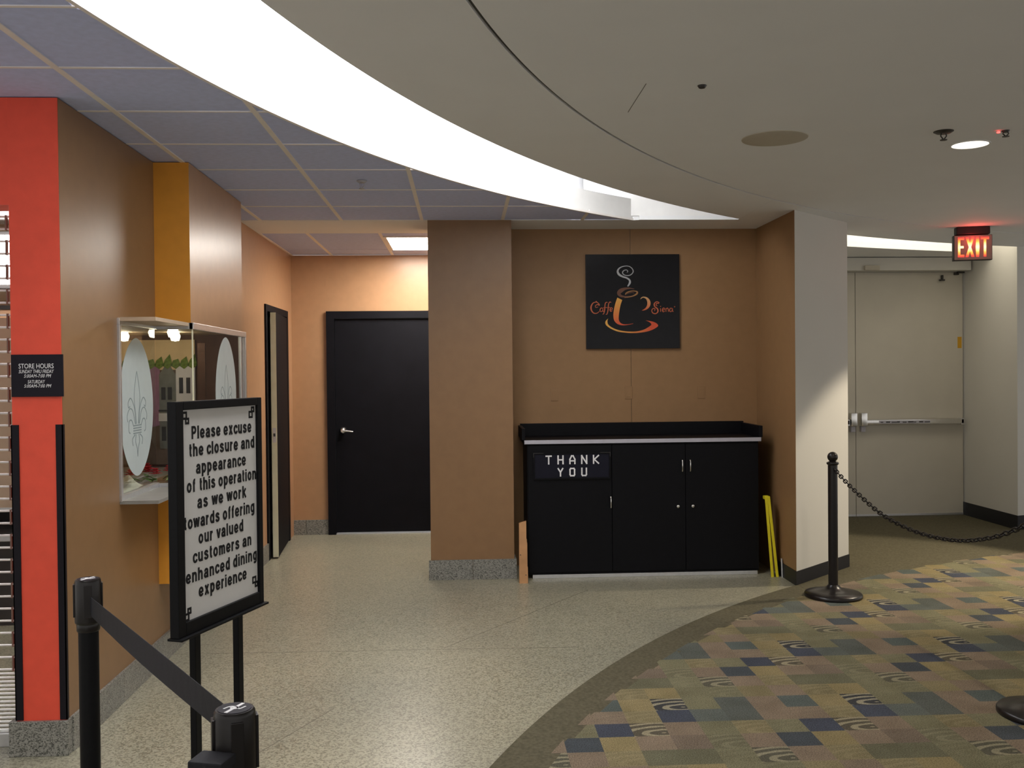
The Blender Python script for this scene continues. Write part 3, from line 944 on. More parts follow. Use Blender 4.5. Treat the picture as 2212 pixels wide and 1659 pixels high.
obj('sticker', bx(5.040, 5.082, YX - 0.0415, YX - 0.0400, 1.712, 1.827), 'ochre', lfA)
bm = B()
box(bm, 4.846, 4.896, YX - 0.075, YX - 0.04, 2.395, 2.412, 0.004)
box(bm, 4.866, 4.882, YX - 0.07, YX - 0.04, 2.412, 2.455, 0.004)
tube(bm, [(4.850, YX - 0.072, 2.404), (4.842, YX - 0.09, 2.396)], 0.006, 8)
obj('hold_open_hook', bm, 'darkmetal', lfA)
bm = B()
box(bm, 5.00, 5.045, YX - 0.07, YX - 0.04, 2.455, 2.483, 0.004)
box(bm, 5.02, 5.085, YX - 0.10, YX - 0.07, 2.470, 2.486, 0.003)
obj('closer_arm', bm, 'darkmetal', lfA)
o = obj('door_position_switch', bx(4.00, 4.150, 9.385, 9.42, 2.492, 2.537, 0.003), 'spkrim')
tag(o, 'small grey door switch box on the white header over the exit', 'switch box')

# ------------------------------------------------------------------ CEILING FITTINGS
t = thing('ceiling_troffer', 'bright square fluorescent troffer in the corridor ceiling', 'light', (-0.34, 8.3, ZC))
bm = B()
for q in ((-0.636, -0.612, 7.88, 8.74), (-0.068, -0.044, 7.88, 8.74), (-0.612, -0.068, 7.88, 7.915), (-0.612, -0.068, 8.715, 8.74)):
    box(bm, q[0], q[1], q[2], q[3], ZC - 0.006, ZC + 0.02)
obj('frame', bm, 'bar', t)
obj('lens', bx(-0.612, -0.068, 7.915, 8.715, ZC - 0.003, ZC + 0.012, 0.002), 'trofferglow', t)
obj('housing', bx(-0.63, -0.05, 7.89, 8.73, ZC + 0.021, ZC + 0.09), 'bar', t)

def downlight(x, y, label, power, angle=125.0, aim=None):
    t = thing('downlight', label, 'light', (x, y, ZC), group='recessed ceiling downlights')
    bm = B()
    n_ = 32
    pa = [(x + 0.086 * math.cos(2 * PI * k / n_), y + 0.086 * math.sin(2 * PI * k / n_)) for k in range(n_ + 1)]
    pb = [(x + 0.094 * math.cos(2 * PI * k / n_), y + 0.094 * math.sin(2 * PI * k / n_)) for k in range(n_ + 1)]
    obj('trim_ring', ring_band(pa, pb, ZC - 0.003, ZC + 0.002), 'drywall', t)
    obj('lens', lathe(B(), [(0.0, -0.0012), (0.084, -0.0012), (0.086, 0.004), (0.0, 0.004)], x, y, 32, ZC), 'lamp', t)
    ld = bpy.data.lights.new('downlight_lamp', 'SPOT')
    ld.energy = power
    ld.color = (1.0, 0.86, 0.66)
    ld.spot_size = math.radians(angle)
    ld.spot_blend = 0.30 if angle < 110 else 0.35
    ld.shadow_soft_size = 0.06
    lo = bpy.data.objects.new('downlight_lamp', ld)
    COL.objects.link(lo)
    lo.parent = t
    lo.location = (0, 0, -0.02)
    if aim:
        lo.rotation_euler = (Vector(aim) - Vector((x, y, ZC - 0.02))).to_track_quat('-Z', 'Y').to_euler()
    return t
downlight(2.53, 4.68, 'small round lit downlight in the ceiling near the exit sign', SPOT_W)
downlight(4.65, 6.7, 'round downlight out of view beyond the right edge', SPOT_W * 9.0, 62.0, (2.80, 7.05, -0.75))
downlight(2.6, 1.9, 'added unseen downlight overhead behind the viewer on the right', SPOT_W)  # added out of view to help light the space, no known fitting
downlight(5.2, 2.6, 'added unseen downlight far to the right over the carpet', SPOT_W * 0.5)  # likewise an added, unseen lamp for general light

t = thing('ceiling_speaker', 'round yellowed speaker grille in the ceiling', 'speaker', (1.505, 4.563, ZC))
obj('rim', lathe(B(), [(0.108, -0.008), (0.13, -0.008), (0.154, -0.003), (0.157, 0.002), (0.10, 0.002)], 1.505, 4.563, 48, ZC), 'spkrim', t, smooth=True)
obj('grille', lathe(B(), [(0, -0.006), (0.09, -0.0062), (0.117, -0.0078), (0.119, 0.0), (0, 0.0)], 1.505, 4.563, 48, ZC), 'spk', t, smooth=True)

def sprinkler(x, y, label, mat='darkmetal', drop=1.0, led=False, plate=0.035):
    t = thing('sprinkler_head', label, 'sprinkler', (x, y, ZC), group='ceiling sprinkler heads')
    obj('escutcheon', lathe(B(), [(0, -0.010), (plate * 0.7, -0.010), (plate, -0.002), (plate, 0.001), (0, 0.001)], x, y, 24, ZC), mat, t, smooth=True)
    bm = B()
    tube(bm, [(x - 0.010, y, ZC - 0.008), (x - 0.014, y, ZC - 0.022 * drop), (x, y, ZC - 0.040 * drop)], 0.003, 6)
    tube(bm, [(x + 0.010, y, ZC - 0.008), (x + 0.014, y, ZC - 0.022 * drop), (x, y, ZC - 0.040 * drop)], 0.003, 6)
    obj('frame_arm', bm, mat, t)
    obj('deflector', lathe(B(), [(0, -0.042 * drop), (0.016, -0.042 * drop), (0.016, -0.039 * drop), (0, -0.039 * drop)], x, y, 16, ZC), mat, t)
    if led:
        obj('indicator', lathe(B(), [(0, -0.014), (0.008, -0.012), (0.008, -0.006), (0, -0.006)], x - 0.035, y, 12, ZC), 'redled', t)
    return t
sprinkler(2.262, 4.42, 'dark sprinkler head beside the lit downlight', plate=0.045)
sprinkler(2.55, 4.40, 'tiny dark sensor with red light right of the sprinkler', led=True, drop=0.7, plate=0.018)
sprinkler(-0.571, 5.60, 'grey sprinkler head in the tiled ceiling left of the cove', 'stripgrey', 1.1, plate=0.03)
t = thing('ceiling_sensor', 'small dark round sensor on the ceiling near a hairline gap', 'sensor', (0.941, 3.72, ZC))
obj('dome', lathe(B(), [(0, -0.012), (0.012, -0.010), (0.018, -0.002), (0.018, 0.001), (0, 0.001)], 0.941, 3.72, 20, ZC), 'darkmetal', t, smooth=True)

# exit sign
EM = Matrix.Translation((4.022, 7.40, 0)) @ Matrix.Rotation(math.radians(-14), 4, 'Z')
t = thing('exit_sign', 'black ceiling-mounted exit sign with glowing red letters', 'sign', mat4=Matrix.Translation((4.022, 7.40, 2.36)) @ Matrix.Rotation(math.radians(-14), 4, 'Z'))
def exobj(name, bm, mat, parent, **k):
    bm.transform(EM)
    return obj(name, bm, mat, parent, **k)
exobj('canopy', box(B(), -0.125, 0.125, -0.01, 0.075, 2.562, ZC - 0.001, 0.010), 'exitdark', t)
hs = exobj('housing', box(B(), -0.142, 0.142, 0.003, 0.062, 2.360, 2.558, 0.003), 'exitdark', t)
fp = exobj('face_plate', box(B(), -0.138, 0.138, -0.002, 0.004, 2.364, 2.555, 0.002), 'exitbody', t)
def exit_mat():
    m, nt, b = nmat('exit_letter_light')
    tc = nt.nodes.new('ShaderNodeTexCoord')
    gr = nt.nodes.new('ShaderNodeTexGradient'); gr.gradient_type = 'SPHERICAL'
    mp = nt.nodes.new('ShaderNodeMapping')
    mp.inputs['Location'].default_value = (0, 0, 0)
    mp.inputs['Scale'].default_value = (7.0, 7.0, 9.5)
    nt.links.new(tc.outputs['Object'], mp.inputs[0]); nt.links.new(mp.outputs[0], gr.inputs[0])
    r = ramp(nt, gr.outputs['Fac'], [(0.0, (1.0, 0.006, 0.02)), (0.35, (1.0, 0.035, 0.02)), (0.60, (1.0, 0.22, 0.03)), (0.95, (1.0, 0.55, 0.25))])
    b.inputs['Base Color'].default_value = (0.3, 0.02, 0.02, 1)
    nt.links.new(r.outputs[0], b.inputs['Emission Color'])
    b.inputs['Emission Strength'].default_value = 2.0
    return m
MT['exitlight'] = exit_mat()
eo = EM @ Vector((0, -0.002, 0)); eu = EM.to_3x3() @ Vector((1, 0, 0)); en = EM.to_3x3() @ Vector((0, -1, 0)); ev = Vector((0, 0, 1))
def exit_letter(polys):
    bm = B()
    for p in polys:
        flat_poly(bm, p, (eo, eu, ev, en), 0.0015)
    return bm
z0, z1 = 2.386, 2.540
def rect(a, b, c, d): return [(a, c), (b, c), (b, d), (a, d)]
wd = 0.017
E_ = [rect(-0.112, -0.112 + wd, z0, z1), rect(-0.112 + wd, -0.066, z1 - 0.018, z1), rect(-0.112 + wd, -0.070, 2.455, 2.473), rect(-0.112 + wd, -0.066, z0, z0 + 0.018)]
X_ = [[(-0.054, z1), (-0.036, z1), (0.006, z0), (-0.012, z0)], [(-0.010, z1), (0.008, z1), (-0.036, z0), (-0.054, z0)]]
X_ = [[(-0.056, z1), (-0.036, z1), (-0.0155, 2.463), (-0.0325, 2.463)], [(-0.012, z1), (0.008, z1), (-0.0155, 2.463), (-0.0325, 2.463)],
      [(-0.056, z0), (-0.036, z0), (-0.0155, 2.463), (-0.0325, 2.463)], [(-0.012, z0), (0.008, z0), (-0.0155, 2.463), (-0.0325, 2.463)]]
I_ = [[(0.022, z1), (0.042, z1), (0.046, 2.463), (0.042, z0), (0.022, z0), (0.018, 2.463)]]
T_ = [rect(0.056, 0.116, z1 - 0.018, z1), rect(0.077, 0.095, z0, z1 - 0.018)]
ld = bpy.data.lights.new('exit_lamp', 'POINT'); ld.energy = 0.42; ld.color = (1.0, 0.06, 0.06); ld.shadow_soft_size = 0.03
lo = bpy.data.objects.new('exit_lamp', ld); COL.objects.link(lo)
lo.parent = t; lo.matrix_basis = WM[t.name].inverted() @ Matrix.Translation(EM @ Vector((0.0, -0.075, 2.51)))
for nm, pl in (('letter_e', E_), ('letter_x', X_), ('letter_i', I_), ('letter_t', T_)):
    o = obj('letter', exit_letter(pl), 'exitlight', fp)
    # origin at letter centre so the lamp glow is centred on it
    c = Vector((0, 0, 0.077))
    o.data.transform(Matrix.Translation(-c)); o.matrix_basis = o.matrix_basis @ Matrix.Translation(c)

# ------------------------------------------------------------------ DISPLAY CASE (vitrine)
dc = thing('display_case', 'glass display case with silver frame wrapping the orange wall bay', 'display case', (XW, 5.2, 0.93))
YV0, YV1, YV2 = 4.555, 5.10, 6.315     # left end, corner, far end
XV = -1.402
ZV0, ZV1 = 0.93, 1.785
def fr(x0, x1, y0, y1, z0, z1):
    return obj('frame_rail', bx(x0, x1, y0, y1, z0, z1, 0.002), 'silver', dc)
fr(XW - 0.02, XW + 0.012, YV0, YV1 + 0.01, ZV1 - 0.030, ZV1)               # top, wall part
fr(XW + 0.012, XV, YV1 - 0.004, YV1 + 0.02, ZV1 - 0.030, ZV1 + 0.004)       # top, front of bay
fr(XV - 0.02, XV + 0.004, YV1 - 0.004, YV2, ZV1 - 0.030, ZV1 + 0.004)       # top, side of bay
fr(XW - 0.02, XW + 0.012, YV0, YV1 + 0.01, ZV0, ZV0 + 0.028)
fr(XW + 0.012, XV, YV1 - 0.004, YV1 + 0.02, ZV0, ZV0 + 0.024)
fr(XV - 0.02, XV + 0.004, YV1 - 0.004, YV2, ZV0, ZV0 + 0.024)
fr(XW - 0.02, XW + 0.012, YV0, YV0 + 0.022, ZV0 + 0.028, ZV1 - 0.030)      # left stile
fr(XV - 0.02, XV + 0.004, YV2 - 0.030, YV2, ZV0 + 0.024, ZV1 - 0.030)      # far stile
fr(XV - 0.016, XV + 0.001, YV2 - 0.14, YV2 - 0.115, ZV0 + 0.024, ZV1 - 0.030)
g1 = obj('glass_pane', bx(XW - 0.004, XW, YV0 + 0.022, YV1, ZV0 + 0.028, ZV1 - 0.03), 'glass', dc)
g2 = obj('glass_pane', bx(XW + 0.002, XV - 0.004, YV1 + 0.004, YV1 + 0.008, ZV0 + 0.024, ZV1 - 0.03), 'glass', dc)
g3 = obj('glass_pane', bx(XV - 0.008, XV - 0.004, YV1 + 0.008, YV2 - 0.14, ZV0 + 0.024, ZV1 - 0.03), 'glass', dc)
obj('glass_edge', bx(XV - 0.009, XV - 0.003, YV1 + 0.002, YV1 + 0.010, ZV0 + 0.024, ZV1 - 0.03), 'cream', dc)
MT['casefloor'] = paint('case_floor', (0.26, 0.25, 0.23), 0.5, 0.3, 0.05)
MT['casewall'] = paint('case_wall', (0.16, 0.09, 0.07), 0.6, 0.3, 0.08)
MT['casecream'] = paint('case_cream', (0.55, 0.42, 0.30), 0.6, 0.3, 0.04)
obj('case_floor', bx(-2.20, XV - 0.02, YV0 + 0.003, YV2 - 0.01, ZV0 - 0.012, ZV0 + 0.004), 'casefloor', dc)
obj('case_back', bx(-2.20, XV - 0.02, 6.24, 6.30, ZV0 + 0.004, ZV1), 'casewall', dc)
obj('case_side', bx(-2.26, -2.20, YV0 + 0.003, 6.30, ZV0 - 0.012, ZV1), 'casecream', dc)
obj('case_end', bx(-2.20, XW - 0.125, YV0 - 0.04, YV0 - 0.002, ZV0 - 0.012, ZV1), 'casecream', dc)
obj('case_top', bx(-2.20, XV - 0.022, YV0 + 0.003, YV2 - 0.01, ZV1 + 0.006 - 0.02, ZV1 + 0.004), 'casecream', dc)
obj('case_divider', bx(-1.62, -1.575, 5.98, 6.0, ZV0 + 0.004, 1.71), 'casewall', dc)
for k, (lx, ly) in enumerate(((-1.98, 5.75), (-1.70, 5.80), (-1.55, 5.25))):
    o = obj('case_lamp', lathe(B(), [(0, -0.05), (0.022, -0.046), (0.030, -0.02), (0.022, 0.0), (0, 0.0)], lx, ly, 16, ZV1 - 0.018), 'caseglow', dc, smooth=True)

# frosted ovals with a fleur-de-lis outline
def oval(pane, x, yc, zc, a, b, nx):
    frame = (Vector((x, yc, zc)), Vector((0, 1, 0)), Vector((0, 0, 1)), Vector((nx, 0, 0)))
    pts = []
    for k in range(64):
        th = 2 * PI * k / 64
        r = math.cos(th)
        pts.append((a * math.copysign(abs(r) ** 1.12, r), b * math.sin(th)))
    ov = obj('frosted_oval', flat_poly(B(), pts, frame, 0.0012), 'frost', pane)
    f2 = (frame[0] + frame[3] * 0.0012, frame[1], frame[2], frame[3])
    bm = B()
    S = b * 0.92
    def st(ctrl, wd_=0.006):
        for m in (1, -1):
            p = smooth_pts([(m * c[0] * a, c[1] * S) for c in ctrl], 6)
            ribbon(bm, p, [wd_] * len(p), f2, 0.0006)
    st([(0.0, 0.56), (0.10, 0.38), (0.17, 0.15), (0.10, -0.10), (0.06, -0.27)])                       # centre petal
    st([(0.09, -0.26), (0.16, -0.02), (0.36, 0.14), (0.52, 0.08), (0.50, 0.00), (0.42, 0.02)])        # side petal
    st([(0.12, -0.27), (0.26, -0.06), (0.44, -0.02), (0.58, -0.12), (0.56, -0.22)])
    st([(0.22, -0.30), (0.34, -0.20), (0.48, -0.22), (0.50, -0.36), (0.42, -0.40)])
    for zz in (-0.29, -0.33, -0.37, -0.41):                                                          # band
        p = [(-0.24 * a, zz * S), (0.24 * a, zz * S)]
        ribbon(bm, p, [0.006, 0.006], f2, 0.0006)
    st([(0.08, -0.43), (0.12, -0.54), (0.04, -0.64), (0.0, -0.78)])
    st([(0.14, -0.43), (0.30, -0.50), (0.26, -0.60)])
    obj('fleur_de_lis', bm, 'etch', ov)
oval(g1, XW, 4.812, 1.363, 0.243, 0.338, 1)
oval(g3, XV - 0.004, 5.80, 1.40, 0.245, 0.338, 1)

# street backdrop print inside the case
MT['p_white'] = paint('print_white', (0.75, 0.74, 0.80), 0.5, 0.2, 0.06, 20)
MT['p_purple'] = paint('print_purple', (0.36, 0.20, 0.34), 0.5, 0.2, 0.15, 20)
MT['p_blue'] = paint('print_blue', (0.14, 0.17, 0.34), 0.5, 0.2, 0.2, 20)
MT['p_grey'] = paint('print_grey', (0.20, 0.21, 0.21), 0.5, 0.2, 0.15, 20)
MT['p_dark'] = paint('print_dark', (0.05, 0.05, 0.06), 0.5, 0.2, 0.15, 20)
MT['p_green'] = paint('print_green', (0.16, 0.24, 0.05), 0.6, 0.2, 0.5, 60)
MT['p_road'] = paint('print_road', (0.17, 0.12, 0.10), 0.6, 0.2, 0.15, 12)
MT['p_maroon'] = paint('print_maroon', (0.26, 0.07, 0.08), 0.6, 0.2, 0.2, 12)
MT['p_sky'] = paint('print_sky', (0.80, 0.62, 0.38), 0.6, 0.2, 0.1, 8)
po = thing('street_backdrop', 'printed street scene with balconies and purple houses inside the display case', 'poster', (-1.93, 6.20, 0.95))
PF = (Vector((0, 6.215, 0)), Vector((1, 0, 0)), Vector((0, 0, 1)), Vector((0, -1, 0)))
bd = obj('print_sheet', bx(-2.19, -1.70, 6.217, 6.235, 0.95, 1.74), 'p_road', po)
def pp(name, mat, pts, lift=0.0):
    f = (PF[0] + PF[3] * lift, PF[1], PF[2], PF[3])
    return obj(name, flat_poly(B(), pts, f, 0.001), mat, bd)
pp('print_sky', 'p_sky', rect(-2.19, -1.70, 1.55, 1.74))
pp('print_house', 'p_white', [(-2.10, 1.20), (-1.98, 1.22), (-1.98, 1.60), (-2.10, 1.66)], 0.001)
pp('print_house', 'p_purple', [(-2.00, 1.18), (-1.92, 1.20), (-1.92, 1.58), (-2.00, 1.60)], 0.002)
pp('print_house', 'p_grey', [(-1.925, 1.05), (-1.82, 1.05), (-1.82, 1.52), (-1.87, 1.60), (-1.925, 1.52)], 0.003)
pp('print_house', 'p_white', [(-1.82, 1.28), (-1.70, 1.28), (-1.70, 1.60), (-1.82, 1.58)], 0.002)
pp('print_house', 'p_blue', [(-1.82, 1.05), (-1.70, 1.05), (-1.70, 1.29), (-1.82, 1.27)], 0.002)
pp('print_house', 'p_maroon', [(-2.19, 1.00), (-1.99, 1.05), (-1.99, 1.24), (-2.12, 1.30), (-2.19, 1.30)], 0.002)
for (xa, xb, za, zb) in ((-1.912, -1.885, 1.36, 1.44), (-1.872, -1.845, 1.36, 1.44), (-1.912, -1.885, 1.10, 1.19), (-1.872, -1.845, 1.10, 1.19), (-1.80, -1.775, 1.40, 1.50), (-1.755, -1.73, 1.40, 1.50)):
    pp('print_window', 'p_dark', rect(xa, xb, za, zb), 0.004)
pp('print_balcony', 'p_white', rect(-1.93, -1.81, 1.225, 1.275), 0.0045)
pp('print_awning', 'p_dark', rect(-1.93, -1.81, 1.285, 1.297), 0.0045)
for k in range(9):
    x_ = -2.16 + k * 0.052
    pp('print_foliage', 'p_green', [(x_, 1.575), (x_ + 0.03, 1.555), (x_ + 0.06, 1.58), (x_ + 0.045, 1.62 + 0.015 * (k % 3)), (x_ + 0.012, 1.61)], 0.005)
# red flowers and crumpled cloth on the case floor
MT['petal'] = paint('red_petal', (0.45, 0.02, 0.03), 0.6, 0.2, 0.25, 90)
MT['leafg'] = paint('green_leaf', (0.08, 0.17, 0.035), 0.6, 0.2, 0.3, 60)
MT['leafl'] = paint('pale_leaf', (0.30, 0.40, 0.16), 0.6, 0.2, 0.2, 60)
MT['cloth'] = paint('cream_cloth', (0.80, 0.74, 0.60), 0.85, 0.1, 0.06, 20)
fa = thing('flower_arrangement', 'red flowers with green leaves lying in the display case', 'flowers', (-1.66, 5.45, ZV0 + 0.004))
def petal_mesh(cx_, cy_, cz, R_, seed):
    bm = B()
    rr = random.Random(seed)
    for ring_, (m, rad, lift, sz) in enumerate(((7, 0.55, 0.15, 0.55), (6, 0.32, 0.45, 0.5), (4, 0.12, 0.7, 0.4))):
        for k in range(m):
            a_ = 2 * PI * k / m + ring_ * 0.4 + rr.random() * 0.3
            d = Vector((math.cos(a_), math.sin(a_), 0)); s_ = Vector((-d.y, d.x, 0))
            c0 = Vector((cx_, cy_, cz)) + d * R_ * rad * 0.3 + Vector((0, 0, R_ * lift * 0.5))
            p = [c0, c0 + d * R_ * sz * 0.6 + s_ * R_ * 0.28 + Vector((0, 0, R_ * (lift * 0.5 + 0.1))), c0 + d * R_ * sz * 1.3 + Vector((0, 0, R_ * lift * 0.6)), c0 + d * R_ * sz * 0.6 - s_ * R_ * 0.28 + Vector((0, 0, R_ * (lift * 0.5 + 0.1)))]
            v_ = [bm.verts.new(q) for q in p]; u_ = [bm.verts.new(q - Vector((0, 0, 0.002))) for q in p]
            bm.faces.new(v_); bm.faces.new(u_[::-1])
            for i in range(4):
                bm.faces.new((v_[i], u_[i], u_[(i + 1) % 4], v_[(i + 1) % 4]))
    return bm
for k, (fx, fy, fz) in enumerate(((-1.80, 5.30, 0.045), (-1.73, 5.36, 0.055), (-1.67, 5.30, 0.05), (-1.61, 5.36, 0.06), (-1.55, 5.32, 0.05), (-1.78, 5.50, 0.06), (-1.50, 5.45, 0.05))):
    obj('blossom', petal_mesh(fx, fy, ZV0 + fz, 0.042, k), 'petal', fa)
for k in range(22):
    fx, fy = -1.80 + 0.36 * rnd.random(), 5.22 + 0.30 * rnd.random()
    a_ = rnd.random() * 2 * PI
    d = Vector((math.cos(a_), math.sin(a_), 0.5)); s_ = Vector((-d.y, d.x, 0))
    c0 = Vector((fx, fy, ZV0 + 0.010 + 0.02 * rnd.random()))
    ln_ = 0.05 + 0.02 * rnd.random()
    bm = B()
    p = [c0, c0 + d * ln_ * 0.5 + s_ * 0.014, c0 + d * ln_ - Vector((0, 0, 0.01)), c0 + d * ln_ * 0.5 - s_ * 0.014]
    v_ = [bm.verts.new(q) for q in p]; u_ = [bm.verts.new(q - Vector((0, 0, 0.0015))) for q in p]
    bm.faces.new(v_); bm.faces.new(u_[::-1])
    for i in range(4):
        bm.faces.new((v_[i], u_[i], u_[(i + 1) % 4], v_[(i + 1) % 4]))
    obj('leaf', bm, 'leafl' if k % 5 == 0 else 'leafg', fa)
bm = B()
nx_, ny_ = 22, 18
gv = []
for i in range(nx_):
    row = []
    for j in range(ny_):
        u_, v_ = i / (nx_ - 1), j / (ny_ - 1)
        env = math.sin(PI * min(1, max(0, u_))) ** 0.6 * math.sin(PI * v_) ** 0.6
        h = env * (0.045 + 0.075 * v_ * (0.6 + 0.4 * math.sin(7 * u_ + 3 * v_)) + 0.014 * math.sin(17 * u_ + 9 * v_))
        row.append(bm.verts.new((-1.86 + 0.20 * u_ + 0.02 * math.sin(5 * v_), 4.68 + 0.50 * v_ + 0.03 * math.sin(6 * u_), ZV0 + 0.006 + max(0, h))))
    gv.append(row)
for i in range(nx_ - 1):
    for j in range(ny_ - 1):
        bm.faces.new((gv[i][j], gv[i + 1][j], gv[i + 1][j + 1], gv[i][j + 1]))
o = obj('crumpled_cloth', bm, 'cloth', smooth=True)
tag(o, 'crumpled cream cloth on the floor of the display case', 'cloth')

# ------------------------------------------------------------------ STORE HOURS PLATE
sh = thing('store_hours_sign', 'small black plate with white store hours on the red pier', 'sign', (-1.69, 3.925, 1.437))
pl = obj('plate', bx(-1.792, -1.5905, 3.920, 3.928, 1.437, 1.605, 0.001), 'plate', sh)
HF = (Vector((0, 3.920, 0)), Vector((1, 0, 0)), Vector((0, 0, 1)), Vector((0, -1, 0)))
for (s_, x0, x1, zb, sc, it, bd_) in (('STORE HOURS', -1.762, -1.626, 1.550, 0.027, 0, 0.006), ('SUNDAY THRU FRIDAY', -1.762, -1.625, 1.531, 0.020, 0.25, 0.004), ('5:00AM-7:00 PM', -1.742, -1.636, 1.5135, 0.019, 0.25, 0.004),
        ('SATURDAY', -1.728, -1.660, 1.490, 0.020, 0.25, 0.004), ('5:00AM-7:00 PM', -1.742, -1.636, 1.4735, 0.019, 0.25, 0.004)):
    obj_flat('lettering', lettering(B(), s_, x0, x1, zb, sc, HF, bd_, it), 'whiteprint', pl)

# ------------------------------------------------------------------ ROLLING GRILLE
gr = thing('security_grille', 'silver rolling security grille of horizontal rods left of the red pier', 'grille', (-2.2, 4.045, 0.03))
zs = [0.314 + 0.0502 * k for k in range(38)]
zs2 = [0.066 + 0.0165 * k for k in range(15)]
MT['rod'] = paint('galvanised_rod', (0.88, 0.87, 0.86), 0.35, 0.5, 0.05, 40, 0.0, 0.2)
MT['link'] = paint('brown_link_strip', (0.22, 0.13, 0.10), 0.5, 0.4, 0.1)
r0 = obj('rod', tube(B(), [(-2.7, 4.045, 0.314), (-1.797, 4.045, 0.314)], 0.0045, 8), 'rod', gr, smooth=True)
for z in zs[1:] + zs2:
    m4 = WM[r0.name].copy(); m4.translation.z += z - 0.314
    inst('rod', r0, gr, m4)
l0 = None
for c_ in range(8):
    xk = -1.858 - 0.105 * c_
    for k in range(len(zs) - 1):
        if (k + c_) % 2: continue
        if l0 is None:
            l0 = obj('link', bx(xk - 0.003, xk + 0.003, 4.038, 4.052, zs[k] - 0.006, zs[k + 1] + 0.006), 'link', gr)
            lbase = (xk, zs[k])
        else:
            m4 = WM[l0.name].copy(); m4.translation.x += xk - lbase[0]; m4.translation.z += zs[k] - lbase[1]
            inst('link', l0, gr, m4)
obj('bottom_bar', bx(-2.7, -1.797, 4.025, 4.065, 0.0, 0.058, 0.004), 'silver', gr)

# shop interior glimpsed through the grille
tag(obj('wall_shop_back', bx(-4.6, -1.72, 7.20, 7.30, 0, ZC), 'casecream'), kind='structure')
tag(obj('wall_shop_side', bx(-4.7, -4.6, 3.93, 7.3, 0, ZC), 'casecream'), kind='structure')
tag(obj('ceiling_shop', bx(-4.7, -1.72, 4.09, 7.3, ZC, ZC + 0.03), 'drywall'), kind='structure')
MT['peachpanel'] = paint('peach_panel', (0.75, 0.48, 0.30), 0.5, 0.3, 0.05)
MT['greysteel'] = paint('steel_counter', (0.45, 0.45, 0.46), 0.35, 0.5, 0.06, 20, 0.03, 0.6)
MT['darkshop'] = paint('dark_cabinet', (0.05, 0.045, 0.045), 0.6, 0.3, 0.1)
MT['pinkprint'] = paint('pink_package', (0.65, 0.18, 0.30), 0.5, 0.3, 0.1)
t = thing('shop_light_box', 'white lit menu panel inside the shop behind the grille', 'light box', (-2.9, 6.9, 2.16))
obj('panel', bx(-3.6, -2.3, 6.86, 6.90, 2.16, 2.50, 0.003), 'shopglow', t)
obj('frame', bx(-3.62, -2.28, 6.90, 7.0, 2.13, 2.53, 0.004), 'darkshop', t)
t = thing('shop_fill_light', 'added fill light panel brightening the shop behind the grille', 'light', (-3.0, 5.6, ZC))  # glowing panel added to brighten the dim shop interior
obj('lens', bx(-3.5, -2.5, 5.3, 5.9, ZC - 0.012, ZC - 0.001, 0.002), 'shopglow', t)
bm = B()
for q in ((-3.53, -3.5, 5.27, 5.93), (-2.5, -2.47, 5.27, 5.93), (-3.5, -2.5, 5.27, 5.3), (-3.5, -2.5, 5.9, 5.93)):
    box(bm, q[0], q[1], q[2], q[3], ZC - 0.016, ZC - 0.001)
obj('frame', bm, 'bar', t)
t = thing('shop_counter', 'dark shop counter with steel shelves behind the grille', 'counter', (-2.9, 6.3, 0))
obj('base', bx(-3.8, -2.35, 6.0, 6.7, 0.0, 0.52), 'darkshop', t)
obj('shelf', bx(-3.8, -2.35, 5.95, 6.7, 0.52, 0.56, 0.004), 'greysteel', t)
obj('shelf', bx(-3.8, -2.35, 5.95, 6.7, 0.70, 0.735, 0.004), 'greysteel', t)
obj('upright', bx(-3.8, -2.35, 6.6, 6.7, 0.56, 1.0), 'darkshop', t)
obj('worktop', bx(-3.85, -2.33, 5.9, 6.75, 1.00, 1.10, 0.006), 'greysteel', t)
obj('splash_panel', bx(-3.8, -2.35, 6.66, 6.70, 1.10, 1.36, 0.003), 'darkshop', t)
t = thing('shop_wall_panel', 'peach backed wall panel inside the shop behind the grille', 'panel', (-2.9, 7.16, 1.5))
obj('board', bx(-3.7, -2.3, 7.14, 7.195, 1.40, 2.0, 0.003), 'peachpanel', t)
obj('rail', bx(-3.7, -2.3, 7.12, 7.14, 2.0, 2.03, 0.003), 'darkshop', t)
xk = -2.86
t = thing('shop_package', 'white and pink package on the counter inside the shop', 'package', (xk, 6.3, 1.10))
obj('carton', bx(xk - 0.05, xk + 0.09, 6.25, 6.35, 1.1005, 1.50, 0.004), 'p_white', t)
obj('band', bx(xk - 0.051, xk + 0.091, 6.249, 6.351, 1.18, 1.26), 'pinkprint', t)

# ------------------------------------------------------------------ SIGN ON STAND
SL, SR = Vector((-0.931, 3.138, 0)), Vector((-0.762, 3.630, 0))
SD = (SR - SL).normalized(); SN = Vector((SD.y, -SD.x, 0))
SROT = math.atan2(SD.y, SD.x)
sg = thing('sign_stand', 'tall black framed notice stand with white closure message', 'sign', tuple((SL + SR) / 2), SROT)
SM = Matrix.Translation(SL) @ Matrix.Rotation(SROT, 4, 'Z')     # local x along sign, -y toward viewer
def sobj(name, bm, mat, parent, **k):
    bm.transform(SM)
    return obj(name, bm, mat, parent, **k)
sobj('frame_side', box(B(), 0.0, 0.040, -0.012, 0.022, 0.668, 1.432, 0.003), 'blackmetal', sg)
sobj('frame_side', box(B(), 0.494, 0.522, -0.012, 0.022, 0.668, 1.432, 0.003), 'blackmetal', sg)
sobj('frame_top', box(B(), 0.040, 0.494, -0.012, 0.022, 1.404, 1.432, 0.003), 'blackmetal', sg)
sobj('frame_bottom', box(B(), 0.040, 0.494, -0.012, 0.022, 0.668, 0.712, 0.003), 'blackmetal', sg)
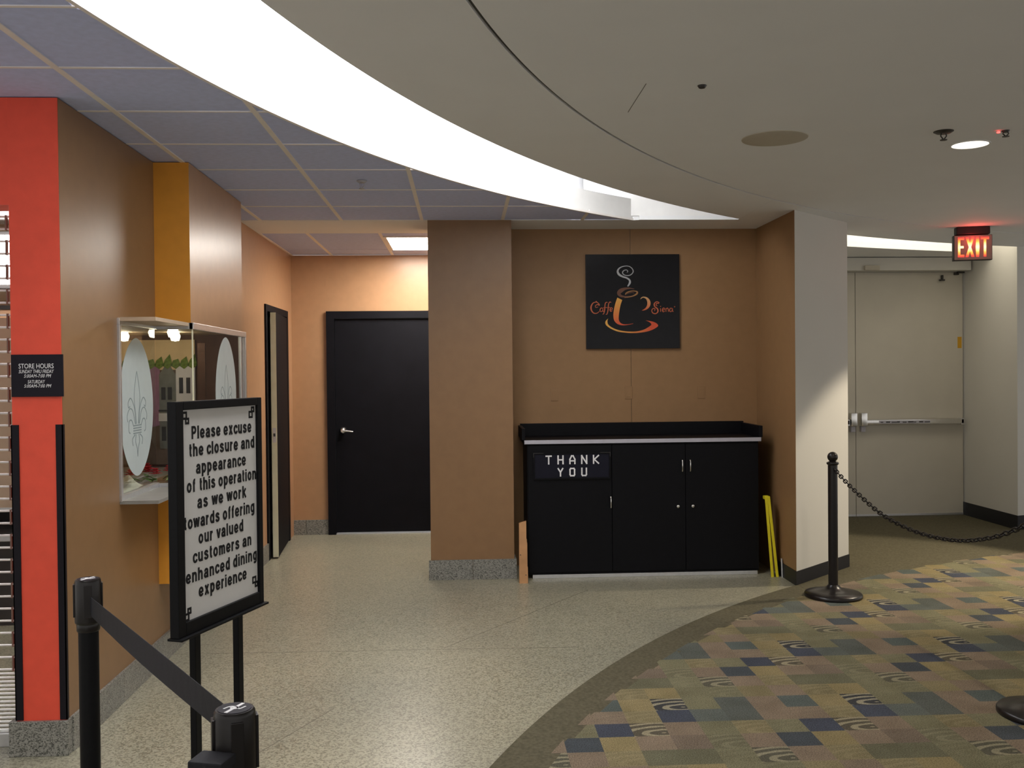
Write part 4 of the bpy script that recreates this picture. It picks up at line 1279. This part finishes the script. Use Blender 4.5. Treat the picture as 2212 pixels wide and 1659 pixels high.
sobj('ledge', box(B(), -0.004, 0.532, -0.026, 0.030, 0.660, 0.668, 0.002), 'blackmetal', sg)
sobj('back_board', box(B(), 0.030, 0.500, 0.008, 0.018, 0.70, 1.41), 'blackmetal', sg)
card = sobj('message_card', box(B(), 0.038, 0.496, -0.002, 0.006, 0.708, 1.406), 'signwhite', sg)
for xl in (0.152, 0.415):
    sobj('leg', box(B(), xl - 0.016, xl + 0.016, 0.022, 0.046, 0.03, 1.20, 0.003), 'blackmetal', sg)
for xl in (0.152, 0.415):
    sobj('foot', box(B(), xl - 0.02, xl + 0.02, -0.22, 0.26, 0.0, 0.03, 0.004), 'blackmetal', sg)
CF = (SL + SN * 0.002, SD, Vector((0, 0, 1)), SN)
rows = [('Please excuse', .096, .464, 1.3055), ('the closure and', .078, .483, 1.2475), ('appearance', .118, .424, 1.188), ('of this operation', .066, .492, 1.130), ('as we work', .123, .422, 1.0715),
        ('towards offering', .044, .478, 1.010), ('our valued', .127, .401, .9525), ('customers an', .094, .454, .893), ('enhanced dining', .054, .490, .832), ('experience', .124, .419, .775)]
for s_, x0, x1, zb in rows:
    for wb_ in stroke_text(s_, x0, x1, zb, 0.0335, 0.0096, CF):
        obj_flat('lettering', wb_, 'signblack', card)
# corner ornaments: two overlapping square outlines with a dot
def ornament(xc, zc, sx, sz):
    bm = B()
    def sq(ax, az, s):
        q = 0.0075
        for r_ in (rect(ax - s, ax + s, az + s - q, az + s), rect(ax - s, ax + s, az - s, az - s + q), rect(ax - s, ax - s + q, az - s + q, az + s - q), rect(ax + s - q, ax + s, az - s + q, az + s - q)):
            flat_poly(bm, r_, CF, 0.0008)
    sq(xc - sx * 0.007, zc + sz * 0.009, 0.0135)
    sq(xc + sx * 0.007, zc - sz * 0.009, 0.0110)
    flat_poly(bm, rect(xc - 0.003, xc + 0.003, zc - 0.003, zc + 0.003), CF, 0.0009)
    obj('corner_ornament', bm, 'signblack', card)
ornament(0.066, 1.376, 1, 1); ornament(0.468, 1.380, 1, -1); ornament(0.064, 0.734, 1, -1); ornament(0.478, 0.752, 1, 1)

# ------------------------------------------------------------------ BELT BARRIER POSTS
def belt_post(x, y, label):
    t = thing('belt_barrier_post', label, 'barrier post', (x, y, 0), group='retractable belt barrier posts')
    obj('base', lathe(B(), [(0, 0), (0.175, 0), (0.178, 0.006), (0.170, 0.014), (0.06, 0.030), (0.028, 0.034), (0, 0.034)], x, y, 48), 'blackmetal', t, smooth=True)
    obj('pole', lathe(B(), [(0.0255, 0.03), (0.0255, 0.845), (0, 0.845)], x, y, 28), 'blackmetal', t, smooth=True)
    obj('collar', lathe(B(), [(0.028, 0.842), (0.0295, 0.845), (0.0295, 0.862), (0.028, 0.866), (0, 0.866)], x, y, 28), 'blackplastic', t, smooth=True)
    hd_ = obj('head', lathe(B(), [(0.030, 0.862), (0.0335, 0.866), (0.034, 0.87), (0.034, 0.966), (0.0325, 0.972), (0.0325, 0.976), (0.0300, 0.980), (0.0, 0.980)], x, y, 36), 'blackplastic', t, smooth=True)
    for k in range(4):
        a_ = math.radians(20 + 90 * k)
        bm = box(B(), 0.032, 0.0365, -0.010, 0.010, 0.882, 0.968, 0.001)
        bm.transform(Matrix.Translation((x, y, 0)) @ Matrix.Rotation(a_, 4, 'Z'))
        obj('slot_cover', bm, 'blackplastic', hd_)
    cap = obj('cap_disc', lathe(B(), [(0, 0.980), (0.0265, 0.980), (0.0265, 0.9808), (0, 0.9808)], x, y, 32), 'plate', hd_)
    fr_ = (Vector((x, y, 0.9808)), Vector((0.92, -0.39, 0)), Vector((0.39, 0.92, 0)), Vector((0, 0, 1)))
    bm = B()
    flat_poly(bm, rect(-0.0030, 0.0030, -0.0235, 0.0235), fr_, 0.0004)
    p = smooth_pts([(-0.014, -0.010), (-0.010, 0.003), (0.0, 0.005), (0.006, 0.0), (0.0, -0.005), (-0.006, -0.001), (0.0, 0.005), (0.010, -0.001), (0.013, 0.012)], 6)
    ribbon(bm, p, [0.003] * len(p), fr_, 0.0005)
    obj('cap_emblem', bm, 'whiteprint', cap)
    return t, hd_
P1, P2 = Vector((-1.001, 2.605, 0)), Vector((-0.374, 1.569, 0))
t1, h1 = belt_post(P1.x, P1.y, 'black belt barrier post standing before the red pier')
t2, h2 = belt_post(P2.x, P2.y, 'nearest black belt barrier post, cropped at the bottom edge')
d = (P2 - P1).normalized(); nn = Vector((-d.y, d.x, 0))
bm = B()
n_ = 24
a_, b_ = P1 + d * 0.030, P2 - d * 0.036
prev = None
for k in range(n_ + 1):
    q = a_.lerp(b_, k / n_)
    zc = 0.913 + (0.947 - 0.913) * k / n_ - 0.003 * math.sin(PI * k / n_)
    h = 0.0245
    lean = nn * 0.004 * math.sin(PI * k / n_)
    cur = [bm.verts.new(q + nn * 0.0006 + Vector((0, 0, zc - h)) - lean), bm.verts.new(q + nn * 0.0006 + Vector((0, 0, zc + h)) + lean), bm.verts.new(q - nn * 0.0006 + Vector((0, 0, zc + h)) + lean), bm.verts.new(q - nn * 0.0006 + Vector((0, 0, zc - h)) - lean)]
    if prev:
        for i in range(4):
            j = (i + 1) % 4
            bm.faces.new((prev[i], prev[j], cur[j], cur[i]))
    else:
        bm.faces.new(cur)
    prev = cur
bm.faces.new(prev[::-1])
obj('belt', bm, 'belt', t1)
bm = box(B(), -0.006, 0.006, -0.008, 0.008, 0.917, 0.977, 0.002)
bm.transform(Matrix.Translation(b_) @ Matrix.Rotation(math.atan2(d.y, d.x), 4, 'Z'))
obj('belt_clip', bm, 'blackplastic', t1)
# short belt end hanging off the near post
bm = B()
box(bm, -0.040, 0.018, -0.078, -0.030, 0.904, 0.922, 0.003)
bm.transform(Matrix.Translation(P2) @ Matrix.Rotation(math.radians(-14), 4, 'Z'))
obj('belt_end', bm, 'belt', t2)

# ------------------------------------------------------------------ CHAIN STANCHIONS
def chain_post(x, y, label):
    t = thing('chain_stanchion', label, 'stanchion', (x, y, 0), group='black chain stanchions')
    obj('base', lathe(B(), [(0, 0), (0.180, 0), (0.186, 0.008), (0.186, 0.022), (0.178, 0.032), (0.12, 0.044), (0.06, 0.058), (0.04, 0.076), (0.033, 0.085), (0, 0.085)], x, y, 56), 'blackplastic', t, smooth=True)
    obj('pole', lathe(B(), [(0.031, 0.07), (0.031, 0.885), (0, 0.885)], x, y, 28), 'blackplastic', t, smooth=True)
    obj('collar', lathe(B(), [(0.031, 0.878), (0.038, 0.884), (0.040, 0.890), (0.038, 0.896), (0.030, 0.900), (0.014, 0.906), (0, 0.906)], x, y, 28), 'blackplastic', t, smooth=True)
    bm = B()
    bmesh.ops.create_uvsphere(bm, u_segments=28, v_segments=16, radius=0.034, matrix=Matrix.Translation((x, y, 0.932)))
    obj('ball_finial', bm, 'blackplastic', t, smooth=True)
    return t
S1, S2 = Vector((2.440, 6.257, 0)), Vector((2.500, 4.035, 0))
chain_post(S1.x, S1.y, 'black chain stanchion standing by the white wall')
chain_post(S2.x, S2.y, 'black chain stanchion at the right edge, only its base in view')
ch = thing('barrier_chain', 'black plastic chain sagging between the stanchions', 'chain', (2.46, 5.2, 0.6))
ctl = [(2.441, 6.222, 0.852), (2.4415, 6.136, 0.822), (2.443, 5.94, 0.761), (2.450, 5.56, 0.663), (2.459, 5.223, 0.626), (2.467, 4.924, 0.627), (2.475, 4.656, 0.656), (2.482, 4.415, 0.712), (2.488, 4.267, 0.764), (2.492, 4.156, 0.812), (2.497, 4.070, 0.855)]
path = [Vector(p) for p in smooth_pts(ctl, 20)]
acc = [0.0]
for p, q in zip(path, path[1:]): acc.append(acc[-1] + (q - p).length)
def at_len(s):
    for i in range(len(acc) - 1):
        if acc[i + 1] >= s:
            f_ = (s - acc[i]) / max(1e-9, acc[i + 1] - acc[i])
            return path[i].lerp(path[i + 1], f_), (path[i + 1] - path[i]).normalized()
    return path[-1], (path[-1] - path[-2]).normalized()
PITCH_L = 0.0365
bm = B()
lp = []
hl, hw = 0.0165, 0.0105
for k in range(20):
    th = 2 * PI * k / 20
    cx_ = hl - 0.004 if math.cos(th) > 0 else -(hl - 0.004)
    lp.append((cx_ * 0.75 + math.cos(th) * hw * 1.1, math.sin(th) * hw, 0))
tube(bm, lp, 0.0039, 6, closed=True)
me0 = bpy.data.meshes.new('chain_link')
bm.to_mesh(me0); bm.free()
me0.materials.append(MT['blackplastic'])
for p_ in me0.polygons: p_.use_smooth = True
nl = int(acc[-1] / PITCH_L) + 1
for k in range(nl):
    p, tg = at_len(min(acc[-1], k * PITCH_L))
    side = tg.cross(Vector((0, 0, 1))).normalized(); upv = side.cross(tg)
    R3 = Matrix((tg, side, upv)).transposed().to_4x4()
    m4 = Matrix.Translation(p) @ R3 @ Matrix.Rotation(math.radians(45 + (90 if k % 2 else 0)), 4, 'X')
    newobj('chain_link', me0, ch, m4)

# ------------------------------------------------------------------ CABINET
cb = thing('serving_cabinet', 'long black laminate serving cabinet with raised splash edges', 'cabinet', (1.32, 7.2, 0))
X0, X1, Y0, Y1 = 0.462, 2.178, 7.005, 7.485
obj('body', bx(X0, X1, Y0 + 0.018, Y1, 0.028, 0.985), 'black', cb)
obj('skid_rail', bx(0.495, 2.165, Y0 + 0.006, Y0 + 0.04, 0.0, 0.027, 0.002), 'silver', cb)
ctp = obj('countertop', bx(0.440, 2.196, Y0 - 0.006, Y1, 0.985, 1.016, 0.001), 'black', cb)
obj('edge_strip', bx(0.442, 2.192, Y0 - 0.010, Y0 - 0.006, 0.987, 1.015), 'stripgrey', ctp)
obj('back_splash', bx(0.440, 2.196, Y1 - 0.03, Y1, 1.016, 1.112, 0.001), 'black', ctp)
obj('side_splash', bx(2.178, 2.206, Y0 - 0.002, Y1 - 0.03, 1.016, 1.100, 0.001), 'black', ctp)
obj('side_splash', bx(0.424, 0.448, Y0 - 0.002, Y1 - 0.03, 1.016, 1.100, 0.001), 'black', ctp)
def cab_door(xa, xb, hx, hz0, hz1, knob):
    d = obj('cabinet_door', bx(xa + 0.002, xb - 0.002, Y0, Y0 + 0.018, 0.045, 0.972, 0.0015), 'black', cb)
    obj('pull_handle', tube(B(), [(hx, Y0, hz0), (hx, Y0 - 0.022, hz0 + 0.004), (hx, Y0 - 0.026, hz0 + 0.014), (hx, Y0 - 0.026, hz1 - 0.014), (hx, Y0 - 0.022, hz1 - 0.004), (hx, Y0, hz1)], 0.0042, 8), 'chrome', d, smooth=True)
    if knob:
        bm = lathe(B(), [(0, 0), (0.010, 0), (0.0115, 0.004), (0.0105, 0.010), (0.007, 0.012), (0, 0.012)], n=18)
        bm.transform(Matrix.Translation((knob[0], Y0, knob[1])) @ Matrix.Rotation(PI / 2, 4, 'X'))
        obj('lock', bm, 'chrome', d, smooth=True)
    return d
dL = cab_door(0.466, 1.083, 1.071, 0.512, 0.597, None)
cab_door(1.083, 1.628, 1.601, 0.771, 0.858, (1.571, 0.514))
cab_door(1.628, 2.174, 1.660, 0.772, 0.857, (1.681, 0.515))
# letter board
lb = thing('letter_board', 'black letter board reading thank you on the cabinet door', 'sign', (0.789, Y0, 0.727))
MT['boardface'] = paint('dark_letter_board', (0.010, 0.010, 0.018), 0.6, 0.12, 0.1)
bd = obj('board', bx(0.516, 1.062, Y0 - 0.010, Y0 - 0.001, 0.737, 0.912), 'boardface', lb)
for q in ((0.506, 0.518, 0.727, 0.922), (1.060, 1.072, 0.727, 0.922), (0.518, 1.060, 0.910, 0.922), (0.518, 1.060, 0.727, 0.739)):
    obj('frame_side', bx(q[0], q[1], Y0 - 0.014, Y0 - 0.001, q[2], q[3], 0.001), 'black', lb)
for sx, xa in ((1, 0.506), (-1, 1.072)):
    bm = B()
    xs_ = sorted((xa, xa + sx * 0.075)); box(bm, xs_[0], xs_[1], Y0 - 0.0155, Y0 - 0.0138, 0.9185, 0.9222)
    xs_ = sorted((xa, xa + sx * 0.004)); box(bm, xs_[0], xs_[1], Y0 - 0.0155, Y0 - 0.0138, 0.890, 0.9185)
    obj('corner_bracket', bm, 'darkmetal', lb)
LF = (Vector((0, Y0 - 0.010, 0)), Vector((1, 0, 0)), Vector((0, 0, 1)), Vector((0, -1, 0)))
def strokes(paths, x, z, wd_, ht, lw):
    """letter from stroke paths in a unit cell"""
    bm = B()
    lift = 0.003
    for p in paths:
        q = [(x + a * wd_, z + b * ht) for a, b in p]
        for (a, b) in zip(q, q[1:]):
            dx, dz = b[0] - a[0], b[1] - a[1]
            L_ = math.hypot(dx, dz); ux, uz = dx / L_ * lw / 2, dz / L_ * lw / 2
            ribbon(bm, [(a[0] - ux, a[1] - uz), (b[0] + ux, b[1] + uz)], [lw, lw], LF, lift)
            lift += 0.0003
    return bm
GL = {'T': [[(0, 1), (1, 1)], [(.5, 1), (.5, 0)]], 'H': [[(0, 0), (0, 1)], [(1, 0), (1, 1)], [(0, .5), (1, .5)]],
      'A': [[(0, 0), (0, .55), (.35, 1), (.65, 1), (1, .55), (1, 0)], [(0, .35), (1, .35)]], 'N': [[(0, 0), (0, 1), (1, 0), (1, 1)]],
      'K': [[(0, 0), (0, 1)], [(1, 1), (.15, .5), (1, 0)]], 'Y': [[(0, 1), (.5, .5), (1, 1)], [(.5, .5), (.5, 0)]],
      'O': [[(.15, 0), (0, .15), (0, .85), (.15, 1), (.85, 1), (1, .85), (1, .15), (.85, 0), (.15, 0)]], 'U': [[(0, 1), (0, .15), (.15, 0), (.85, 0), (1, .15), (1, 1)]]}
for k, c in enumerate('THANK'):
    obj('letter', strokes(GL[c], 0.600 + 0.0868 * k, 0.842, 0.036, 0.056, 0.010), 'whiteprint', bd)
for k, c in enumerate('YOU'):
    obj('letter', strokes(GL[c], 0.687 + 0.0868 * k, 0.753, 0.033, 0.053, 0.010), 'whiteprint', bd)

# timber offcut standing at the cabinet's left end
o = thing('timber_offcut', 'short pale timber offcut standing upright left of the cabinet', 'timber', (0.42, 6.89, 0))
bm = B()
prof = [(0.388, 0), (0.450, 0), (0.450, 0.115), (0.447, 0.118), (0.447, 0.29), (0.444, 0.295), (0.444, 0.315), (0.441, 0.318), (0.441, 0.445), (0.390, 0.430)]
fr_ = (Vector((0, 6.90, 0)), Vector((1, 0, 0)), Vector((0, 0, 1)), Vector((0, -1, 0)))
a_ = [bm.verts.new((p[0], 6.862, p[1])) for p in prof]; b_ = [bm.verts.new((p[0], 6.90, p[1])) for p in prof]
bm.faces.new(a_); bm.faces.new(b_[::-1])
for i in range(len(prof)):
    j = (i + 1) % len(prof)
    bm.faces.new((a_[i], b_[i], b_[j], a_[j]))
obj('board', bm, 'wood', o)
for (x_, z_) in ((0.398, 0.205), (0.436, 0.06)):
    bm = lathe(B(), [(0, 0), (0.004, 0), (0.004, 0.0012), (0, 0.0012)], n=10)
    bm.transform(Matrix.Translation((x_, 6.862, z_)) @ Matrix.Rotation(PI / 2, 4, 'X'))
    obj('nail_head', bm, 'darkmetal', o)

# folded yellow floor sign leaning beside the cabinet
yf = thing('folding_floor_sign', 'folded yellow plastic floor sign leaning between cabinet and wall', 'floor sign', (2.25, 6.95, 0))
def leaning(xt, xb, th, ya, yb, zt):
    bm = B()
    v_ = []
    for (x_, z_) in ((xb, 0.0), (xb + th, 0.0), (xt + th, zt), (xt, zt)):
        v_.append((bm.verts.new((x_, ya, z_)), bm.verts.new((x_ + (yb - ya) * 0.325, yb, z_))))
    bm.faces.new([q[0] for q in v_]); bm.faces.new([q[1] for q in v_][::-1])
    for i in range(4):
        j = (i + 1) % 4
        bm.faces.new((v_[i][0], v_[i][1], v_[j][1], v_[j][0]))
    return bm
obj('panel', leaning(2.186, 2.230, 0.020, 6.90, 7.00, 0.585), 'yellow', yf)
obj('panel', leaning(2.206, 2.266, 0.020, 6.90, 6.99, 0.572), 'yellow', yf)
obj('hinge_cap', bx(2.190, 2.228, 6.905, 6.96, 0.566, 0.590, 0.004), 'yellow', yf)
o = obj('white_strip', leaning(2.296, 2.300, 0.010, 6.88, 6.95, 0.13), 'signwhite')
tag(o, 'short white strip leaning on the wall beside the yellow sign', 'strip')

# blank cover plates on the niche wall
for k, (x_, z_) in enumerate(((0.714, 1.335), (1.297, 1.344), (1.873, 1.341))):
    t = thing('wall_plate', ['painted-over wall plate, leftmost of three above the cabinet', 'painted-over wall plate in the middle below the coffee picture', 'painted-over wall plate, rightmost of three above the cabinet'][k], 'wall plate', (x_, YN, z_ - 0.055), group='wall plates above the cabinet')
    obj('plate', bx(x_ - 0.030, x_ + 0.030, YN - 0.005, YN, z_ - 0.050, z_ + 0.050, 0.002), 'tan2', t)
    obj('receptacle', bx(x_ - 0.016, x_ + 0.016, YN - 0.0068, YN - 0.004, z_ - 0.033, z_ + 0.033, 0.001), 'tan2', t)

# ------------------------------------------------------------------ COFFEE PICTURE
PX0, PX1, PZ0, PZ1 = 0.963, 1.700, 1.688, 2.424
cp = thing('wall_picture', 'square black coffee shop picture with orange cup on the niche wall', 'picture', ((PX0 + PX1) / 2, YN, PZ0))
MT['canvas'] = paint('black_gloss_canvas', (0.008, 0.008, 0.010), 0.25, 0.2, 0.1, 20, 0.02)
cv = obj('canvas', bx(PX0, PX1, YN - 0.030, YN - 0.001, PZ0, PZ1, 0.002), 'canvas', cp)
QF = (Vector((0, YN - 0.030, 0)), Vector((1, 0, 0)), Vector((0, 0, 1)), Vector((0, -1, 0)))
def cc(x, y, *r):
    """crop pixel of the picture -> wall coordinates"""
    s_ = (x - 150 - (y - 140) * 0.016) / 1342.0
    t_ = (1490 - y - (x - 160) * 0.0098) / 1348.0
    return (PX0 + s_ * (PX1 - PX0), PZ0 + t_ * (PZ1 - PZ0)) + tuple(v * (PX1 - PX0) / 1342.0 for v in r)
def grad_mat(name, c0, c1, axis, lo, hi, rough=0.35):
    m, nt, b = nmat(name)
    g = nt.nodes.new('ShaderNodeNewGeometry')
    sp = nt.nodes.new('ShaderNodeSeparateXYZ'); nt.links.new(g.outputs['Position'], sp.inputs[0])
    mr = nt.nodes.new('ShaderNodeMapRange'); mr.inputs[1].default_value = lo; mr.inputs[2].default_value = hi
    nt.links.new(sp.outputs[axis], mr.inputs[0])
    r = ramp(nt, mr.outputs[0], [(0, c0), (1, c1)])
    nt.links.new(r.outputs[0], b.inputs['Base Color'])
    b.inputs['Roughness'].default_value = rough
    return m
MT['cupink'] = grad_mat('cup_orange_ink', (0.62, 0.07, 0.02), (0.72, 0.36, 0.06), 2, cc(600, 1140)[1], cc(600, 780)[1])
MT['saucink'] = grad_mat('saucer_orange_ink', (0.72, 0.36, 0.06), (0.60, 0.07, 0.02), 0, cc(560, 0)[0], cc(1080, 0)[0])
MT['handink'] = grad_mat('handle_orange_ink', (0.62, 0.12, 0.03), (0.62, 0.34, 0.14), 2, cc(0, 930)[1], cc(0, 760)[1])
MT['brownink'] = paint('coffee_brown_ink', (0.14, 0.055, 0.03), 0.35, 0.4, 0.1)
MT['rimink'] = paint('rim_tan_ink', (0.36, 0.17, 0.06), 0.35, 0.4, 0.1)
MT['steamink'] = paint('steam_grey_ink', (0.40, 0.40, 0.42), 0.35, 0.4, 0.05)
MT['textink'] = paint('copper_red_ink', (0.55, 0.12, 0.045), 0.35, 0.4, 0.15, 25)
def stroke(name, mat, ctrl, n_=8, th=0.0012, lift=0.0):
    p = smooth_pts([cc(*c) for c in ctrl], n_)
    f = (QF[0] + QF[3] * lift, QF[1], QF[2], QF[3])
    return obj(name, ribbon(B(), [(q[0], q[1]) for q in p], [max(0.0006, q[2]) for q in p], f, th), mat, cv)
# steam curl
stroke('steam_curl', 'steamink', [(755, 595, 16), (785, 545, 28), (780, 505, 24), (740, 475, 22), (680, 455, 24), (630, 425, 30), (610, 380, 26), (635, 335, 18), (700, 307, 11), (770, 308, 10), (820, 345, 12), (830, 390, 12), (795, 430, 11), (740, 440, 10), (695, 425, 12), (680, 395, 14), (700, 368, 12), (735, 360, 9), (755, 378, 9), (745, 395, 8)])
# coffee top: crescent and rim
stroke('coffee_top', 'brownink', [(850, 632, 6), (790, 622, 16), (720, 628, 34), (660, 655, 58), (630, 690, 52), (650, 725, 36), (710, 742, 22), (790, 738, 14), (850, 722, 10)])
stroke('cup_rim', 'rimink', [(720, 715, 8), (735, 690, 16), (780, 668, 14), (840, 660, 12), (890, 672, 18), (885, 700, 24), (840, 728, 16), (780, 746, 10), (710, 755, 6)], lift=0.0012)
stroke('coffee_swirl', 'brownink', [(730, 712, 6), (770, 690, 10), (820, 682, 8), (850, 690, 5)], lift=0.002)
# cup body stroke
bm = B()
outer = smooth_pts([cc(608, 755), cc(580, 840), cc(560, 930), cc(553, 1010), cc(565, 1080), cc(610, 1130), cc(680, 1150), cc(760, 1145), cc(838, 1128)], 8)
inner = smooth_pts([cc(678, 790), cc(655, 860), cc(640, 940), cc(630, 1020), cc(632, 1075), cc(655, 1115), cc(700, 1135), cc(770, 1134), cc(838, 1124)], 8)
ov_ = [bm.verts.new(QF[0] + Vector((p[0], -0.0012, p[1]))) for p in outer]; iv_ = [bm.verts.new(QF[0] + Vector((p[0], -0.0012, p[1]))) for p in inner]
for i in range(len(ov_) - 1):
    bm.faces.new((ov_[i], ov_[i + 1], iv_[i + 1], iv_[i]))
obj('cup_body', bm, 'cupink', cv)
stroke('cup_handle', 'handink', [(940, 778, 4), (955, 758, 12), (985, 748, 14), (1030, 765, 28), (1058, 810, 44), (1058, 860, 44), (1035, 900, 32), (1000, 925, 18), (963, 938, 4)])
# saucer swoosh
bm = B()
so = smooth_pts([cc(478, 1055), cc(440, 1100), cc(452, 1150), cc(520, 1200), cc(620, 1240), cc(750, 1258), cc(880, 1260), cc(1010, 1245), cc(1110, 1215), cc(1180, 1175), cc(1195, 1150), cc(1170, 1120), cc(1110, 1095), cc(1015, 1080)], 8)
si = smooth_pts([cc(478, 1056), cc(468, 1095), cc(485, 1145), cc(550, 1190), cc(640, 1222), cc(755, 1238), cc(880, 1238), cc(980, 1216), cc(1050, 1180), cc(1092, 1150), cc(1098, 1135), cc(1085, 1115), cc(1060, 1098), cc(1018, 1081)], 8)
ov_ = [bm.verts.new(QF[0] + Vector((p[0], -0.0014, p[1]))) for p in so]; iv_ = [bm.verts.new(QF[0] + Vector((p[0], -0.0014, p[1]))) for p in si]
for i in range(len(ov_) - 1):
    bm.faces.new((ov_[i], ov_[i + 1], iv_[i + 1], iv_[i]))
obj('saucer', bm, 'saucink', cv)
# script lettering: Caffe (left) and Siena (right), drawn with curls
def word(name, paths):
    for ctrl in paths:
        p = smooth_pts([cc(*c) for c in ctrl], 5)
        obj(name, ribbon(B(), [(q[0], q[1]) for q in p], [max(0.0008, q[2]) for q in p], QF, 0.0012), 'textink', cv)
word('letter_stroke', [
    [(335, 890, 6), (300, 895, 8), (298, 870, 10), (330, 855, 12), (352, 868, 12), (345, 845, 10), (310, 822, 10), (262, 835, 14), (235, 885, 20), (240, 940, 18), (275, 978, 14), (320, 978, 10), (355, 950, 6)],
    [(300, 825, 5), (305, 808, 8), (318, 818, 5)],
    [(402, 910, 9), (378, 905, 11), (362, 930, 12), (370, 955, 10), (395, 948, 9), (405, 912, 11), (404, 948, 10), (418, 955, 6)],
    [(468, 825, 8), (445, 825, 10), (432, 860, 12), (428, 930, 13), (415, 985, 10), (398, 992, 7)], [(405, 900, 7), (455, 896, 8)],
    [(520, 825, 8), (498, 820, 10), (482, 858, 12), (476, 935, 13), (462, 990, 10), (445, 996, 7)], [(455, 900, 7), (505, 895, 8)],
    [(505, 935, 7), (535, 922, 9), (532, 902, 9), (512, 905, 11), (505, 932, 12), (515, 952, 11), (540, 942, 6)]])
word('letter_stroke', [
    [(1185, 870, 6), (1165, 862, 9), (1172, 835, 11), (1198, 835, 10), (1205, 822, 8), (1170, 812, 11), (1138, 842, 15), (1145, 880, 16), (1185, 915, 18), (1190, 955, 16), (1160, 982, 13), (1118, 972, 13), (1103, 935, 11), (1125, 908, 9), (1150, 920, 8), (1142, 945, 6)],
    [(1228, 905, 9), (1230, 955, 10)], [(1231, 872, 8), (1229, 886, 9)],
    [(1258, 935, 7), (1285, 922, 9), (1280, 902, 9), (1262, 908, 11), (1256, 935, 12), (1268, 956, 11), (1290, 944, 6)],
    [(1305, 905, 8), (1308, 955, 10)], [(1308, 920, 8), (1325, 902, 10), (1338, 915, 10), (1342, 955, 9)],
    [(1400, 908, 8), (1372, 905, 11), (1358, 930, 12), (1368, 953, 10), (1392, 945, 9), (1400, 908, 11), (1402, 945, 10), (1416, 952, 6)],
    [(1424, 882, 3), (1432, 877, 4), (1438, 884, 4), (1430, 890, 3), (1424, 883, 3)]])
